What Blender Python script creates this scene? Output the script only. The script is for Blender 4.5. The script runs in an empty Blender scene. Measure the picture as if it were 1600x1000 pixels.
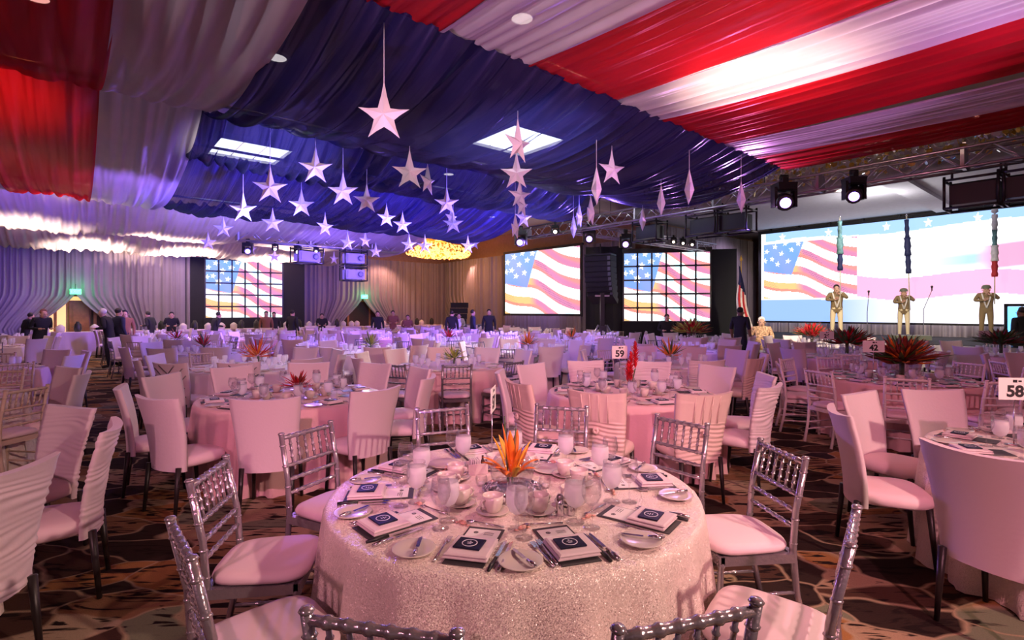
import bpy, bmesh, math, random
import numpy as np
from mathutils import Vector, Matrix
random.seed(7); rng = np.random.RandomState(11)
PI = math.pi; R = math.radians
SC = bpy.context.scene
COL = SC.collection
# ------------------------------------------------------------------ camera, world, lights
F = 814.0; H0 = 485.0; CZ = 1.68
cam_d = bpy.data.cameras.new('camera'); cam = bpy.data.objects.new('camera', cam_d); COL.objects.link(cam)
cam.location = (0, 0, CZ); cam.rotation_euler = (R(90), 0, 0)
cam_d.sensor_width = 36; cam_d.lens = F * 36 / 1600; cam_d.shift_y = -(500 - H0) / 1600
cam_d.clip_start = .05; cam_d.clip_end = 200
SC.camera = cam
w = bpy.data.worlds.new('world'); SC.world = w; w.use_nodes = True
w.node_tree.nodes['Background'].inputs[0].default_value = (.30, .17, .24, 1)
w.node_tree.nodes['Background'].inputs[1].default_value = .22
SC.view_settings.view_transform = 'Standard'; SC.view_settings.look = 'None'
SC.view_settings.exposure = 0.22; SC.view_settings.gamma = 1; SC.view_settings.use_curve_mapping = False
SC.cycles.max_bounces = 6; SC.cycles.transparent_max_bounces = 12; SC.cycles.transmission_bounces = 4
SC.cycles.diffuse_bounces = 3; SC.cycles.glossy_bounces = 3; SC.cycles.sample_clamp_indirect = 4
SC.cycles.caustics_reflective = False; SC.cycles.caustics_refractive = False
SC.cycles.use_denoising = True

SA, CA = math.sin(R(40)), math.cos(R(40))
def AB(a, b, z=0.0):            # room axes: a runs up the room to the far left, b to the far right
    return Vector((-SA * a + CA * b, CA * a + SA * b, z))
RA = R(40)                      # rotation that turns +y into the a axis
def at(px, Y, z=0.0):           # real point at depth Y seen in photo column px
    return Vector(((px - 800) / F * Y, Y, z))
def pt(px, py, Y):
    return Vector(((px - 800) / F * Y, Y, CZ - (py - H0) / F * Y))

def spot(name, loc, aim, power, color, ang=60, blend=.6, size=.08):
    d = bpy.data.lights.new(name, 'SPOT'); o = bpy.data.objects.new(name, d); COL.objects.link(o)
    d.energy = power; d.color = color; d.spot_size = R(ang); d.spot_blend = blend; d.shadow_soft_size = size
    o.location = loc
    o.rotation_euler = (Vector(aim) - Vector(loc)).to_track_quat('-Z', 'Y').to_euler()
    return o
def plamp(name, loc, power, color, size=.1):
    d = bpy.data.lights.new(name, 'POINT'); o = bpy.data.objects.new(name, d); COL.objects.link(o)
    d.energy = power; d.color = color; d.shadow_soft_size = size; o.location = loc
    return o
PINK = (1, .50, .52); WARM = (1, .74, .55); VIO = (.30, .16, 1); BLU = (.16, .12, 1); WHT = (1, .93, .88); MAG = (.85, .35, 1)
# rig behind and beside the camera: warm pink front wash
spot('wash_lamp', (4.7, -1.0, 3.7), (.9, 3.0, .6), 900, (1, .62, .53), 70)
spot('wash_lamp', (-3.6, -2.2, 3.7), (-2.6, 5.0, .4), 360, (1, .42, .54), 80)
spot('wash_lamp', (2.0, -1.5, 3.7), (3.6, 6.8, .6), 640, (1, .38, .50), 75)
spot('wash_lamp', AB(1.5, 4.5, 3.8), (.5, 2.6, .7), 230, (1, .70, .55), 55)
spot('wash_lamp', (-.5, -1, 3.75), (-.8, 8.0, .6), 680, (1, .35, .56), 55)
spot('added_star_fill', (-2.2, -2.5, 2.6), (-.4, 8.0, 3.6), 700, (.95, .84, 1), 34, .4)  # added fill spot to whiten the hanging stars, not part of the wash
# truss lamps: violet on the far tables and on the drapes overhead
spot('truss_lamp', AB(17.6, 4.4, 3.7), AB(20, 2, .8), 1215, VIO, 95)
spot('truss_lamp', AB(17.6, 6.5, 3.7), AB(14, 7, .8), 2025, VIO, 100)
spot('truss_lamp', AB(11.5, 11.0, 3.7), AB(16, 9, .8), 2700, VIO, 95)
spot('truss_lamp', AB(10.4, 14.5, 3.7), AB(12, 11, .8), 945, VIO, 90)
spot('truss_lamp', AB(5.0, 11.0, 3.6), AB(8, 9.5, .7), 300, VIO, 80)
spot('truss_lamp', AB(9.5, 11.0, 3.7), AB(9.3, 5.9, .7), 1300, WHT, 28, .5)
spot('truss_lamp', AB(17.6, 8.6, 3.7), AB(10.6, 4.0, .7), 1300, (1, .86, .7), 22, .5)
spot('truss_lamp', AB(8.5, 11.0, 3.7), AB(10.5, 8.5, .7), 500, WHT, 40, .5)
spot('truss_lamp', AB(12.3, 11.0, 3.8), AB(11.0, -1.5, .7), 1500, (.62, .45, 1), 34, .6)
# added spots, no fixtures, that colour the swagged fabric from below
for b, p in ((2.6, 800), (5.4, 900), (8.2, 900)):
    spot('added_uplight', AB(8.6, b, 2.3), AB(12.6, b, 4.15), p * 3.2, BLU, 62)
    spot('added_uplight', AB(6.2, b, 2.3), AB(9.4, b, 4.35), p * .9, BLU, 52)
spot('added_uplight', AB(11.2, 11.0, 2.6), AB(11.9, 5.0, 4.2), 4500, BLU, 60)
spot('added_uplight', AB(9.0, 10.8, 3.0), AB(9.2, 5.6, 4.35), 2600, VIO, 46)
spot('added_uplight', AB(12.6, 10.6, 2.8), AB(12.4, 6.0, 4.05), 1000, MAG, 56)
spot('added_uplight', AB(9.2, 9.0, 2.8), AB(12.6, 7.6, 4.15), 500, VIO, 60)
spot('added_uplight', AB(9.4, 1.0, 2.0), AB(12.8, .7, 4.1), 700, VIO, 58)
spot('added_uplight', AB(9.0, -1.4, 2.0), AB(12.8, -1.0, 4.1), 160, MAG, 58)
for b in (-1.2, 3.0, 7.0): spot('added_uplight', AB(14.0, b, 2.4), AB(18.0, b, 4.2), 420, VIO, 62)
spot('added_uplight', AB(9.6, 10.6, 3.3), AB(7.4, 8.6, 4.2), 600, VIO, 60)
spot('added_uplight', AB(7.0, 10.8, 3.4), AB(5.0, 7.0, 4.2), 300, MAG, 60)
spot('added_uplight', AB(15.8, 5.5, 2.6), AB(17.6, 6.4, 4.0), 200, VIO, 70)
spot('added_uplight', (5.6, 2.6, 1.0), AB(2.9, 6.4, 4.35), 900, MAG, 50)
spot('added_uplight', AB(5.2, 10.8, 3.5), AB(2.9, 8.0, 4.35), 800, MAG, 60)
spot('added_uplight', (7.5, 3.0, 1.6), AB(-.6, 6.4, 4.35), 1050, (.80, .70, 1), 46)
spot('added_uplight', (-1.0, 3.6, .4), AB(3.3, 3.2, 4.35), 220, MAG, 55)
spot('added_uplight', (-1.8, 5.0, .6), AB(4.6, .9, 4.2), 60, (.75, .45, 1), 50)
# recessed house downlights above the fabric, shining through; some added to brighten far swags
for a, b, p, c in ((8.9, 2.5, 1100, WHT), (10.0, 8.8, 900, WHT), (5.5, 4.8, 1100, WHT), (2.6, 5.9, 620, WARM), (1.2, 4.4, 160, WARM), (14.2, 14.5, 500, WARM),
                   (9.0, -.9, 200, (1, .42, .14)), (15.0, -.1, 600, WARM), (19.8, 2.4, 2200, WARM), (18.6, -1.0, 1500, WARM), (24.2, 3.4, 4000, WARM), (24.0, .4, 3000, WARM), (24.4, 6.6, 3000, WARM), (19.4, 6.0, 1200, WARM), (26.2, 1.9, 900, WARM), (13.2, 8.6, 900, WHT), (21.4, -1.2, 300, WARM)):
    spot('house_and_fill_light', AB(a, b, 5.7), AB(a, b, 0), p, c, 88, .8, .1)
plamp('house_and_fill_light', AB(.6, 4.5, 5.05), 70, WARM); plamp('house_and_fill_light', AB(2.8, 4.9, 5.05), 40, WARM)  # added point lamps that warm the ceiling seen through the red stripes
# stage and wall washes
spot('stage_lamp', AB(3.5, 11.0, 3.9), AB(6.0, 19.0, 1.5), 2600, (1, .84, .62), 56)
spot('stage_lamp', AB(-1.0, 11.5, 3.9), AB(3.0, 19.0, 1.5), 250, (1, .84, .62), 45)
spot('wall_wash', AB(25.9, 13.2, 4.4), AB(27.1, 12.8, 1.5), 260, (1, .48, .34), 120)
spot('wall_wash', AB(24.4, 16.9, 4.4), AB(23, 17.4, 1.5), 160, (1, .48, .36), 120)
spot('wall_wash', AB(25.4, 7.8, 4.0), AB(27.1, 8.2, 1.8), 130, (1, .55, .5), 120)
spot('wall_wash', AB(25.4, 3.6, 3.9), AB(27.1, 3.4, 1.8), 120, (1, .72, .72), 120)
spot('wall_wash', AB(25.2, .2, 3.9), AB(27.1, .0, 1.8), 100, (.85, .6, .8), 120)
spot('wall_wash', AB(24.5, -2.6, 2.2), AB(27, -2.8, 2.4), 120, (.30, .16, 1), 100)
spot('wall_wash', AB(10.2, 22.5, 4.6), AB(12.2, 22.8, 2.4), 170, (.75, .6, .95), 120)
spot('wall_wash', AB(17.0, 15.5, 3.4), AB(19, 17.3, 2.2), 200, (.45, .32, 1), 120)
plamp('soffit_light', AB(5.0, 18.5, 4.5), 90, (.95, .92, 1), .3)

# ------------------------------------------------------------------ materials
MATS = {}
def nm(name):
    m = bpy.data.materials.new(name); m.use_nodes = True
    nt = m.node_tree
    return m, nt, nt.nodes, nt.links, nt.nodes['Principled BSDF']
def mat(name, col, rough=.6, metal=0.0, emis=None, estr=0.0, bump=0.0, bscale=60, spec=.5, alpha=1, var=0.0, vscale=8, sheen=0.0):
    m, nt, N, L, p = nm(name)
    p.inputs['Base Color'].default_value = (*col, 1); p.inputs['Roughness'].default_value = rough
    p.inputs['Metallic'].default_value = metal; p.inputs['Specular IOR Level'].default_value = spec
    p.inputs['Alpha'].default_value = alpha
    if sheen: p.inputs['Sheen Weight'].default_value = sheen
    if emis: p.inputs['Emission Color'].default_value = (*emis, 1); p.inputs['Emission Strength'].default_value = estr
    tc = N.new('ShaderNodeTexCoord')
    if bump:
        n = N.new('ShaderNodeTexNoise'); n.inputs['Scale'].default_value = bscale; L.new(tc.outputs['Object'], n.inputs['Vector'])
        b = N.new('ShaderNodeBump'); b.inputs['Strength'].default_value = bump; b.inputs['Distance'].default_value = .02
        L.new(n.outputs[0], b.inputs['Height']); L.new(b.outputs[0], p.inputs['Normal'])
    if var:
        n = N.new('ShaderNodeTexNoise'); n.inputs['Scale'].default_value = vscale; L.new(tc.outputs['Object'], n.inputs['Vector'])
        r = N.new('ShaderNodeValToRGB')
        r.color_ramp.elements[0].color = (*[c * (1 - var) for c in col], 1); r.color_ramp.elements[1].color = (*[min(1, c * (1 + var)) for c in col], 1)
        r.color_ramp.elements[0].position = .3; r.color_ramp.elements[1].position = .7
        L.new(n.outputs[0], r.inputs[0]); L.new(r.outputs[0], p.inputs['Base Color'])
    MATS[name] = m
    return m
def fabric(name, col, trans=.45, clear=.12, gloss=.12, rough=.4):
    m, nt, N, L, p = nm(name); N.remove(p)
    out = N['Material Output']
    d = N.new('ShaderNodeBsdfDiffuse'); t = N.new('ShaderNodeBsdfTranslucent'); g = N.new('ShaderNodeBsdfGlossy'); x = N.new('ShaderNodeBsdfTransparent')
    tc = N.new('ShaderNodeTexCoord'); n = N.new('ShaderNodeTexNoise'); n.inputs['Scale'].default_value = 2.5; L.new(tc.outputs['Object'], n.inputs['Vector'])
    r = N.new('ShaderNodeValToRGB'); r.color_ramp.elements[0].color = (*[c * .82 for c in col], 1); r.color_ramp.elements[1].color = (*col, 1)
    L.new(n.outputs[0], r.inputs[0])
    for q in (d, t): L.new(r.outputs[0], q.inputs['Color'])
    g.inputs['Roughness'].default_value = rough; g.inputs['Color'].default_value = (*[min(1, .35 + c) for c in col], 1)
    x.inputs['Color'].default_value = (*[min(1, c * .7 + .3) for c in col], 1)
    m1 = N.new('ShaderNodeMixShader'); m1.inputs[0].default_value = trans; L.new(d.outputs[0], m1.inputs[1]); L.new(t.outputs[0], m1.inputs[2])
    m2 = N.new('ShaderNodeMixShader'); m2.inputs[0].default_value = gloss; L.new(m1.outputs[0], m2.inputs[1]); L.new(g.outputs[0], m2.inputs[2])
    m3 = N.new('ShaderNodeMixShader'); m3.inputs[0].default_value = clear; L.new(m2.outputs[0], m3.inputs[1]); L.new(x.outputs[0], m3.inputs[2])
    L.new(m3.outputs[0], out.inputs['Surface'])
    MATS[name] = m
    return m
def glassy(name, tint, clear=.8, rough=.05, milk=None):
    m, nt, N, L, p = nm(name); N.remove(p); out = N['Material Output']
    x = N.new('ShaderNodeBsdfTransparent'); x.inputs[0].default_value = (*tint, 1)
    g = N.new('ShaderNodeBsdfGlossy'); g.inputs['Roughness'].default_value = rough
    f = N.new('ShaderNodeLayerWeight'); f.inputs['Blend'].default_value = .35
    mx = N.new('ShaderNodeMath'); mx.operation = 'MULTIPLY_ADD'; mx.inputs[1].default_value = 1 - clear; mx.inputs[2].default_value = .05
    L.new(f.outputs['Facing'], mx.inputs[0])
    m1 = N.new('ShaderNodeMixShader'); L.new(mx.outputs[0], m1.inputs[0]); L.new(x.outputs[0], m1.inputs[1]); L.new(g.outputs[0], m1.inputs[2])
    last = m1
    if milk:
        d = N.new('ShaderNodeBsdfDiffuse'); d.inputs[0].default_value = (*milk[0], 1); t = N.new('ShaderNodeBsdfTranslucent'); t.inputs[0].default_value = (*milk[0], 1)
        md = N.new('ShaderNodeMixShader'); md.inputs[0].default_value = .5; L.new(d.outputs[0], md.inputs[1]); L.new(t.outputs[0], md.inputs[2])
        m2 = N.new('ShaderNodeMixShader'); m2.inputs[0].default_value = milk[1]; L.new(m1.outputs[0], m2.inputs[1]); L.new(md.outputs[0], m2.inputs[2]); last = m2
    L.new(last.outputs[0], out.inputs['Surface']); MATS[name] = m
    return m
def vcol(name, strength):
    m, nt, N, L, p = nm(name)
    a = N.new('ShaderNodeVertexColor'); a.layer_name = 'print'
    p.inputs['Base Color'].default_value = (.02, .02, .02, 1); p.inputs['Roughness'].default_value = .5
    L.new(a.outputs[0], p.inputs['Emission Color']); p.inputs['Emission Strength'].default_value = strength
    MATS[name] = m
    return m
M = MATS
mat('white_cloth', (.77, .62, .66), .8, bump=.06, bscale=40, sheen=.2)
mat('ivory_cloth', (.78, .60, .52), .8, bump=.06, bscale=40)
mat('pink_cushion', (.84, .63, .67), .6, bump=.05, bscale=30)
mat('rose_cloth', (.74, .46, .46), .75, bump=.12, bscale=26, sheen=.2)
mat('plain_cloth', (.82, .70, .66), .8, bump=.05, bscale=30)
mat('acrylic', (.46, .41, .45), .2, .7, bump=.15, bscale=50)
mat('pewter', (.30, .27, .28), .28, .8)
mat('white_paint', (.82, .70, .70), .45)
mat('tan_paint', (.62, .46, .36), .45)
mat('dark_leg', (.02, .014, .014), .4)
mat('china', (.66, .58, .52), .25)
mat('steel', (.72, .70, .74), .18, 1.0)
mat('black_plastic', (.012, .012, .014), .4)
mat('black_cloth', (.012, .012, .016), .9, bump=.1)
mat('navy_print', (.006, .006, .028), .5, spec=.25, var=.7, vscale=30)
mat('charcoal_card', (.05, .045, .05), .6)
mat('white_card', (.85, .80, .78), .6)
mat('emblem', (.75, .72, .80), .4)
mat('ink', (.02, .015, .02), .6)
mat('orange_petal', (.95, .22, .02), .45, var=.3)
mat('yellow_petal', (.9, .5, .03), .5)
mat('red_petal', (.55, .01, .02), .5, var=.4)
mat('rust_petal', (.24, .035, .02), .5, var=.5)
mat('leaf', (.06, .12, .03), .5, var=.4)
mat('lime_leaf', (.42, .46, .08), .5, var=.3)
mat('candy', (.75, .35, .28), .4, var=.5, vscale=80)
mat('silver_gravel', (.75, .75, .8), .2, .8, bump=.5, bscale=60)
mat('star_paper', (.88, .82, .86), .7, bump=.03)
mat('truss_metal', (.42, .40, .44), .3, .9)
mat('screen_frame', (.008, .008, .012), .6)
mat('speaker_grille', (.014, .014, .018), .7, bump=.3, bscale=90)
mat('grey_case', (.16, .16, .2), .5)
mat('lens_violet', (.6, .5, .9), .2, emis=(.42, .24, 1), estr=5)
mat('lens_white', (.9, .85, .8), .2, emis=(1, .80, .58), estr=6)
mat('painted_violet_light', (.05, .03, .2), .4, emis=(.25, .14, 1), estr=.6)  # violet light on the projector cases put in as weak emission
mat('plaster', (.62, .60, .60), .9, var=.05)
mat('ceiling_paint', (.60, .50, .44), .9, var=.06, vscale=1)
mat('wall_paint', (.34, .20, .14), .8, var=.1)
mat('door_wood', (.36, .13, .03), .4, var=.25, vscale=5)
mat('dark_room', (.05, .02, .015), .8)
mat('warm_hall', (.8, .55, .25), .7, emis=(1, .62, .22), estr=.9)
mat('exit_green', (.05, .4, .15), .4, emis=(.05, 1, .32), estr=6)
mat('lit_panel', (.9, .9, .9), .4, emis=(1, .92, .8), estr=7)
mat('lit_coffer', (.9, .9, .9), .4, emis=(.9, .96, 1), estr=16)
mat('gold_glass', (.75, .50, .10), .15, .3)
mat('clear_disc', (.72, .70, .66), .12, .4)
mat('lit_glass', (.9, .5, .2), .3, emis=(1, .48, .14), estr=2.2)
mat('skin', (.62, .36, .26), .55); mat('dark_skin', (.22, .10, .06), .55)
mat('black_suit', (.012, .012, .016), .8); mat('navy_suit', (.02, .024, .06), .8)
mat('khaki', (.25, .17, .08), .8, var=.1); mat('cream_trousers', (.88, .74, .46), .8); mat('olive_trousers', (.27, .18, .08), .8)
mat('harness_white', (.9, .86, .8), .6); mat('dark_hair', (.015, .01, .008), .6); mat('white_hair', (.85, .8, .76), .6)
mat('white_shirt', (.8, .78, .8), .7); mat('floral_shirt', (.62, .36, .22), .8, var=.7, vscale=22); mat('brown_shirt', (.25, .10, .06), .8)
mat('shoe', (.03, .02, .015), .4); mat('flag_teal', (.12, .26, .26), .7, var=.7, vscale=6); mat('flag_navy', (.015, .02, .09), .7)
mat('flag_white', (.85, .82, .8), .7, var=.15); mat('flag_red', (.55, .03, .04), .7); mat('pole_white', (.8, .75, .6), .4); mat('helmet', (.16, .17, .12), .5)
mat('blue_neon', (.1, .3, .8), .4, emis=(.1, .4, 1), estr=3)
fabric('navy_sheer', (.014, .013, .095), .30, .20, .17, .27)
fabric('red_sheer', (.50, .008, .018), .40, .16, .08, .33)
fabric('white_sheer', (.60, .52, .58), .42, .08, .08, .34)
fabric('drape_sheer', (.36, .30, .33), .2, .03, .03, .5)
glassy('clear_glass', (.99, .985, .995), .58, .04)
glassy('iced_glass', (.98, .97, 1), .55, milk=((1, .96, .98), .72))
glassy('window_glass', (.97, .97, .98), .6)
vcol('led_print', 1.35)

def carpet():
    m, nt, N, L, p = nm('carpet')
    tc = N.new('ShaderNodeTexCoord'); mp = N.new('ShaderNodeMapping'); mp.inputs['Rotation'].default_value = (0, 0, R(-12)); mp.inputs['Scale'].default_value = (1.5, 2.5, 1)
    L.new(tc.outputs['Object'], mp.inputs['Vector'])
    wz = N.new('ShaderNodeTexNoise'); wz.inputs['Scale'].default_value = 1.1; wz.inputs['Detail'].default_value = 2; L.new(mp.outputs[0], wz.inputs['Vector'])
    ad = N.new('ShaderNodeVectorMath'); ad.operation = 'MULTIPLY_ADD'; ad.inputs[1].default_value = (.75, .75, 0)
    L.new(wz.outputs['Color'], ad.inputs[0]); L.new(mp.outputs[0], ad.inputs[2])
    v = N.new('ShaderNodeTexVoronoi'); v.inputs['Scale'].default_value = 1.25; L.new(ad.outputs[0], v.inputs['Vector'])
    e = N.new('ShaderNodeTexVoronoi'); e.feature = 'DISTANCE_TO_EDGE'; e.inputs['Scale'].default_value = 1.25; L.new(ad.outputs[0], e.inputs['Vector'])
    sp = N.new('ShaderNodeSeparateColor'); L.new(v.outputs['Color'], sp.inputs[0])
    r = N.new('ShaderNodeValToRGB'); r.color_ramp.interpolation = 'CONSTANT'
    els = ((0, (.035, .02, .016)), (.22, (.27, .14, .07)), (.36, (.075, .036, .024)), (.5, (.40, .27, .17)), (.63, (.20, .20, .13)), (.74, (.36, .17, .06)), (.84, (.03, .015, .012)), (.92, (.48, .36, .24)))
    cr = r.color_ramp
    for i, (q, c) in enumerate(els):
        k = cr.elements[i] if i < 2 else cr.elements.new(q)
        k.position = q; k.color = (*c, 1)
    L.new(sp.outputs[0], r.inputs[0])
    # dark leaf-vein streaks running through the shards
    mp2 = N.new('ShaderNodeMapping'); mp2.inputs['Scale'].default_value = (1.2, 6.5, 1); mp2.inputs['Rotation'].default_value = (0, 0, R(14)); L.new(tc.outputs['Object'], mp2.inputs['Vector'])
    s = N.new('ShaderNodeTexNoise'); s.inputs['Scale'].default_value = 2.0; s.inputs['Detail'].default_value = 3; s.inputs['Distortion'].default_value = 1.6; L.new(mp2.outputs[0], s.inputs['Vector'])
    sr = N.new('ShaderNodeValToRGB'); sr.color_ramp.elements[0].position = .40; sr.color_ramp.elements[1].position = .45; L.new(s.outputs[0], sr.inputs[0])
    mx = N.new('ShaderNodeMixRGB'); mx.inputs[1].default_value = (.018, .010, .009, 1); L.new(sr.outputs[0], mx.inputs[0]); L.new(r.outputs[0], mx.inputs[2])
    er = N.new('ShaderNodeValToRGB'); er.color_ramp.elements[0].position = .0; er.color_ramp.elements[0].color = (1, 1, 1, 1); er.color_ramp.elements[1].position = .035; er.color_ramp.elements[1].color = (0, 0, 0, 1); L.new(e.outputs[0], er.inputs[0])
    mx2 = N.new('ShaderNodeMixRGB'); mx2.inputs[2].default_value = (.42, .30, .19, 1); L.new(er.outputs[0], mx2.inputs[0]); L.new(mx.outputs[0], mx2.inputs[1])
    f = N.new('ShaderNodeTexNoise'); f.inputs['Scale'].default_value = 120; L.new(tc.outputs['Object'], f.inputs['Vector'])
    mx3 = N.new('ShaderNodeMixRGB'); mx3.blend_type = 'MULTIPLY'; mx3.inputs[0].default_value = .35; L.new(mx2.outputs[0], mx3.inputs[1]); L.new(f.outputs[0], mx3.inputs[2])
    b = N.new('ShaderNodeBump'); b.inputs['Strength'].default_value = .3; b.inputs['Distance'].default_value = .01; L.new(f.outputs[0], b.inputs['Height']); L.new(b.outputs[0], p.inputs['Normal'])
    L.new(mx3.outputs[0], p.inputs['Base Color']); p.inputs['Roughness'].default_value = .95; p.inputs['Specular IOR Level'].default_value = .1
    M['carpet'] = m
carpet()
def sequin():
    m, nt, N, L, p = nm('sequin_cloth')
    tc = N.new('ShaderNodeTexCoord'); v = N.new('ShaderNodeTexVoronoi'); v.inputs['Scale'].default_value = 300; L.new(tc.outputs['Object'], v.inputs['Vector'])
    nmn = N.new('ShaderNodeVectorMath'); nmn.operation = 'SUBTRACT'; nmn.inputs[1].default_value = (.5, .5, .5); L.new(v.outputs['Color'], nmn.inputs[0])
    sc = N.new('ShaderNodeVectorMath'); sc.operation = 'SCALE'; sc.inputs['Scale'].default_value = 1.0; L.new(nmn.outputs[0], sc.inputs[0])
    g = N.new('ShaderNodeNewGeometry'); ad = N.new('ShaderNodeVectorMath'); L.new(sc.outputs[0], ad.inputs[0]); L.new(g.outputs['Normal'], ad.inputs[1])
    nz = N.new('ShaderNodeVectorMath'); nz.operation = 'NORMALIZE'; L.new(ad.outputs[0], nz.inputs[0])
    L.new(nz.outputs[0], p.inputs['Normal'])
    p.inputs['Base Color'].default_value = (.92, .78, .70, 1); p.inputs['Metallic'].default_value = .08; p.inputs['Roughness'].default_value = .34
    M['sequin_cloth'] = m
sequin()

# ------------------------------------------------------------------ mesh helpers
class MB:
    def __init__(s): s.v = []; s.f = []; s.s = []; s.m = []
    def add(s, vs, fs, smooth=True, mi=0):
        o = len(s.v); s.v.extend([tuple(v) for v in vs]); s.f.extend([tuple(i + o for i in f) for f in fs])
        s.s.extend([smooth] * len(fs)); s.m.extend([mi] * len(fs)); return s
    def box(s, c, d, rz=0.0, mi=0, taper=1.0):
        cx, cy, cz = c; hx, hy, hz = d[0] / 2, d[1] / 2, d[2] / 2; co, si = math.cos(rz), math.sin(rz); vs = []
        for z, t in ((-hz, 1), (hz, taper)):
            for x, y in ((-hx, -hy), (hx, -hy), (hx, hy), (-hx, hy)):
                x *= t; y *= t; vs.append((cx + x * co - y * si, cy + x * si + y * co, cz + z))
        return s.add(vs, [(3, 2, 1, 0), (4, 5, 6, 7), (0, 1, 5, 4), (1, 2, 6, 5), (2, 3, 7, 6), (3, 0, 4, 7)], False, mi)
    def tube(s, pts, rad, n=8, mi=0, cap=True):
        pts = [Vector(p) for p in pts]; k = len(pts)
        rad = [rad] * k if not hasattr(rad, '__len__') else rad
        vs = []; up = None
        for i, p in enumerate(pts):
            t = (pts[min(i + 1, k - 1)] - pts[max(i - 1, 0)]).normalized()
            if up is None: up = Vector((0, 0, 1)) if abs(t.z) < .9 else Vector((1, 0, 0))
            x = t.cross(up).normalized(); y = t.cross(x).normalized(); up = -y if False else up
            for j in range(n):
                a = 2 * PI * j / n; vs.append(p + (x * math.cos(a) + y * math.sin(a)) * rad[i])
        fs = [(i * n + j, i * n + (j + 1) % n, (i + 1) * n + (j + 1) % n, (i + 1) * n + j) for i in range(k - 1) for j in range(n)]
        if cap: fs += [tuple(range(n))[::-1], tuple((k - 1) * n + j for j in range(n))]
        return s.add(vs, fs, True, mi)
    def lathe(s, prof, n=16, c=(0, 0, 0), mi=0, sx=1.0, sy=1.0, rz=0.0, cap=True):
        vs = []; k = len(prof)
        for r, z in prof:
            for j in range(n):
                a = 2 * PI * j / n + rz; vs.append((c[0] + r * sx * math.cos(a), c[1] + r * sy * math.sin(a), c[2] + z))
        fs = [(i * n + j, i * n + (j + 1) % n, (i + 1) * n + (j + 1) % n, (i + 1) * n + j) for i in range(k - 1) for j in range(n)]
        if cap: fs += [tuple(range(n))[::-1], tuple((k - 1) * n + j for j in range(n))]
        return s.add(vs, fs, True, mi)
    def ball(s, c, r, n=10, m=6, mi=0):
        rx, ry, rz_ = (r, r, r) if not hasattr(r, '__len__') else r
        prof = [(math.sin(PI * i / m) + 1e-4, -math.cos(PI * i / m)) for i in range(m + 1)]; vs = []
        for q, z in prof:
            for j in range(n):
                a = 2 * PI * j / n; vs.append((c[0] + q * rx * math.cos(a), c[1] + q * ry * math.sin(a), c[2] + z * rz_))
        fs = [(i * n + j, i * n + (j + 1) % n, (i + 1) * n + (j + 1) % n, (i + 1) * n + j) for i in range(m) for j in range(n)]
        return s.add(vs, fs, True, mi)
    def grid(s, P, mi=0, closed=False, smooth=True):       # P: rows of points
        r, c = len(P), len(P[0]); vs = [p for row in P for p in row]
        fs = [(i * c + j, i * c + (j + 1) % c, (i + 1) * c + (j + 1) % c, (i + 1) * c + j) for i in range(r - 1) for j in range(c if closed else c - 1)]
        return s.add(vs, fs, smooth, mi)
    def xf(s, M4, start=0):
        for i in range(start, len(s.v)): s.v[i] = tuple(M4 @ Vector(s.v[i]))
        return s
    def mesh(s, name, mats):
        me = bpy.data.meshes.new(name); me.from_pydata(s.v, [], s.f)
        for m_ in (mats if isinstance(mats, (list, tuple)) else [mats]): me.materials.append(M[m_])
        me.polygons.foreach_set('use_smooth', s.s); me.polygons.foreach_set('material_index', s.m); me.update()
        return me
def link(name, me, parent=None, loc=None, rz=None):
    o = bpy.data.objects.new(name, me); COL.objects.link(o)
    if parent: o.parent = parent
    if loc is not None: o.location = loc
    if rz is not None: o.rotation_euler = (0, 0, rz)
    return o
def obj(name, mb, mats, parent=None, loc=None, rz=None):
    return link(name, mb.mesh(name, mats), parent, loc, rz)
def tag(o, label=None, cat=None, group=None, kind=None):
    if label: o['label'] = label
    if cat: o['category'] = cat
    if group: o['group'] = group
    if kind: o['kind'] = kind
    return o
def thing(name, label, cat, loc=(0, 0, 0), rz=0.0, group=None):
    o = bpy.data.objects.new(name, None); COL.objects.link(o); o.location = loc; o.rotation_euler = (0, 0, rz); o.empty_display_size = .1
    return tag(o, label, cat, group)
KIDS = {}
def kids(o):
    if o.name not in KIDS: KIDS[o.name] = list(o.children)
    return KIDS[o.name]
def dup(o, loc, rz, label, group=None, parent=None):
    c = o.copy(); COL.objects.link(c)
    if parent: c.parent = parent
    else:
        c.location = loc; c.rotation_euler = (0, 0, rz); c['label'] = label
        if group: c['group'] = group
    for k in kids(o): dup(k, None, None, None, None, c)
    return c
class Proto:            # first use moves the built thing itself, later uses copy it
    def __init__(s, o): s.o = o; s.used = False; kids(o); [kids(k) for k in kids(o)]
    def put(s, loc, rz, label, group=None):
        if not s.used:
            s.used = True; o = s.o; o.location = loc; o.rotation_euler = (0, 0, rz); o['label'] = label
            if group: o['group'] = group
            return o
        return dup(s.o, loc, rz, label, group)
ORD = ['first', 'second', 'third', 'fourth', 'fifth', 'sixth', 'seventh', 'eighth', 'ninth', 'tenth', 'eleventh', 'twelfth', 'thirteenth', 'fourteenth', 'fifteenth',
       'sixteenth', 'seventeenth', 'eighteenth', 'nineteenth', 'twentieth'] + ['twenty-' + x for x in ('first', 'second', 'third', 'fourth', 'fifth', 'sixth', 'seventh', 'eighth', 'ninth')] + ['thirtieth'] + \
      ['thirty-' + x for x in ('first', 'second', 'third', 'fourth', 'fifth', 'sixth', 'seventh', 'eighth', 'ninth')] + ['fortieth'] + ['forty-' + x for x in ('first', 'second', 'third', 'fourth', 'fifth', 'sixth', 'seventh', 'eighth', 'ninth')]

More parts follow.
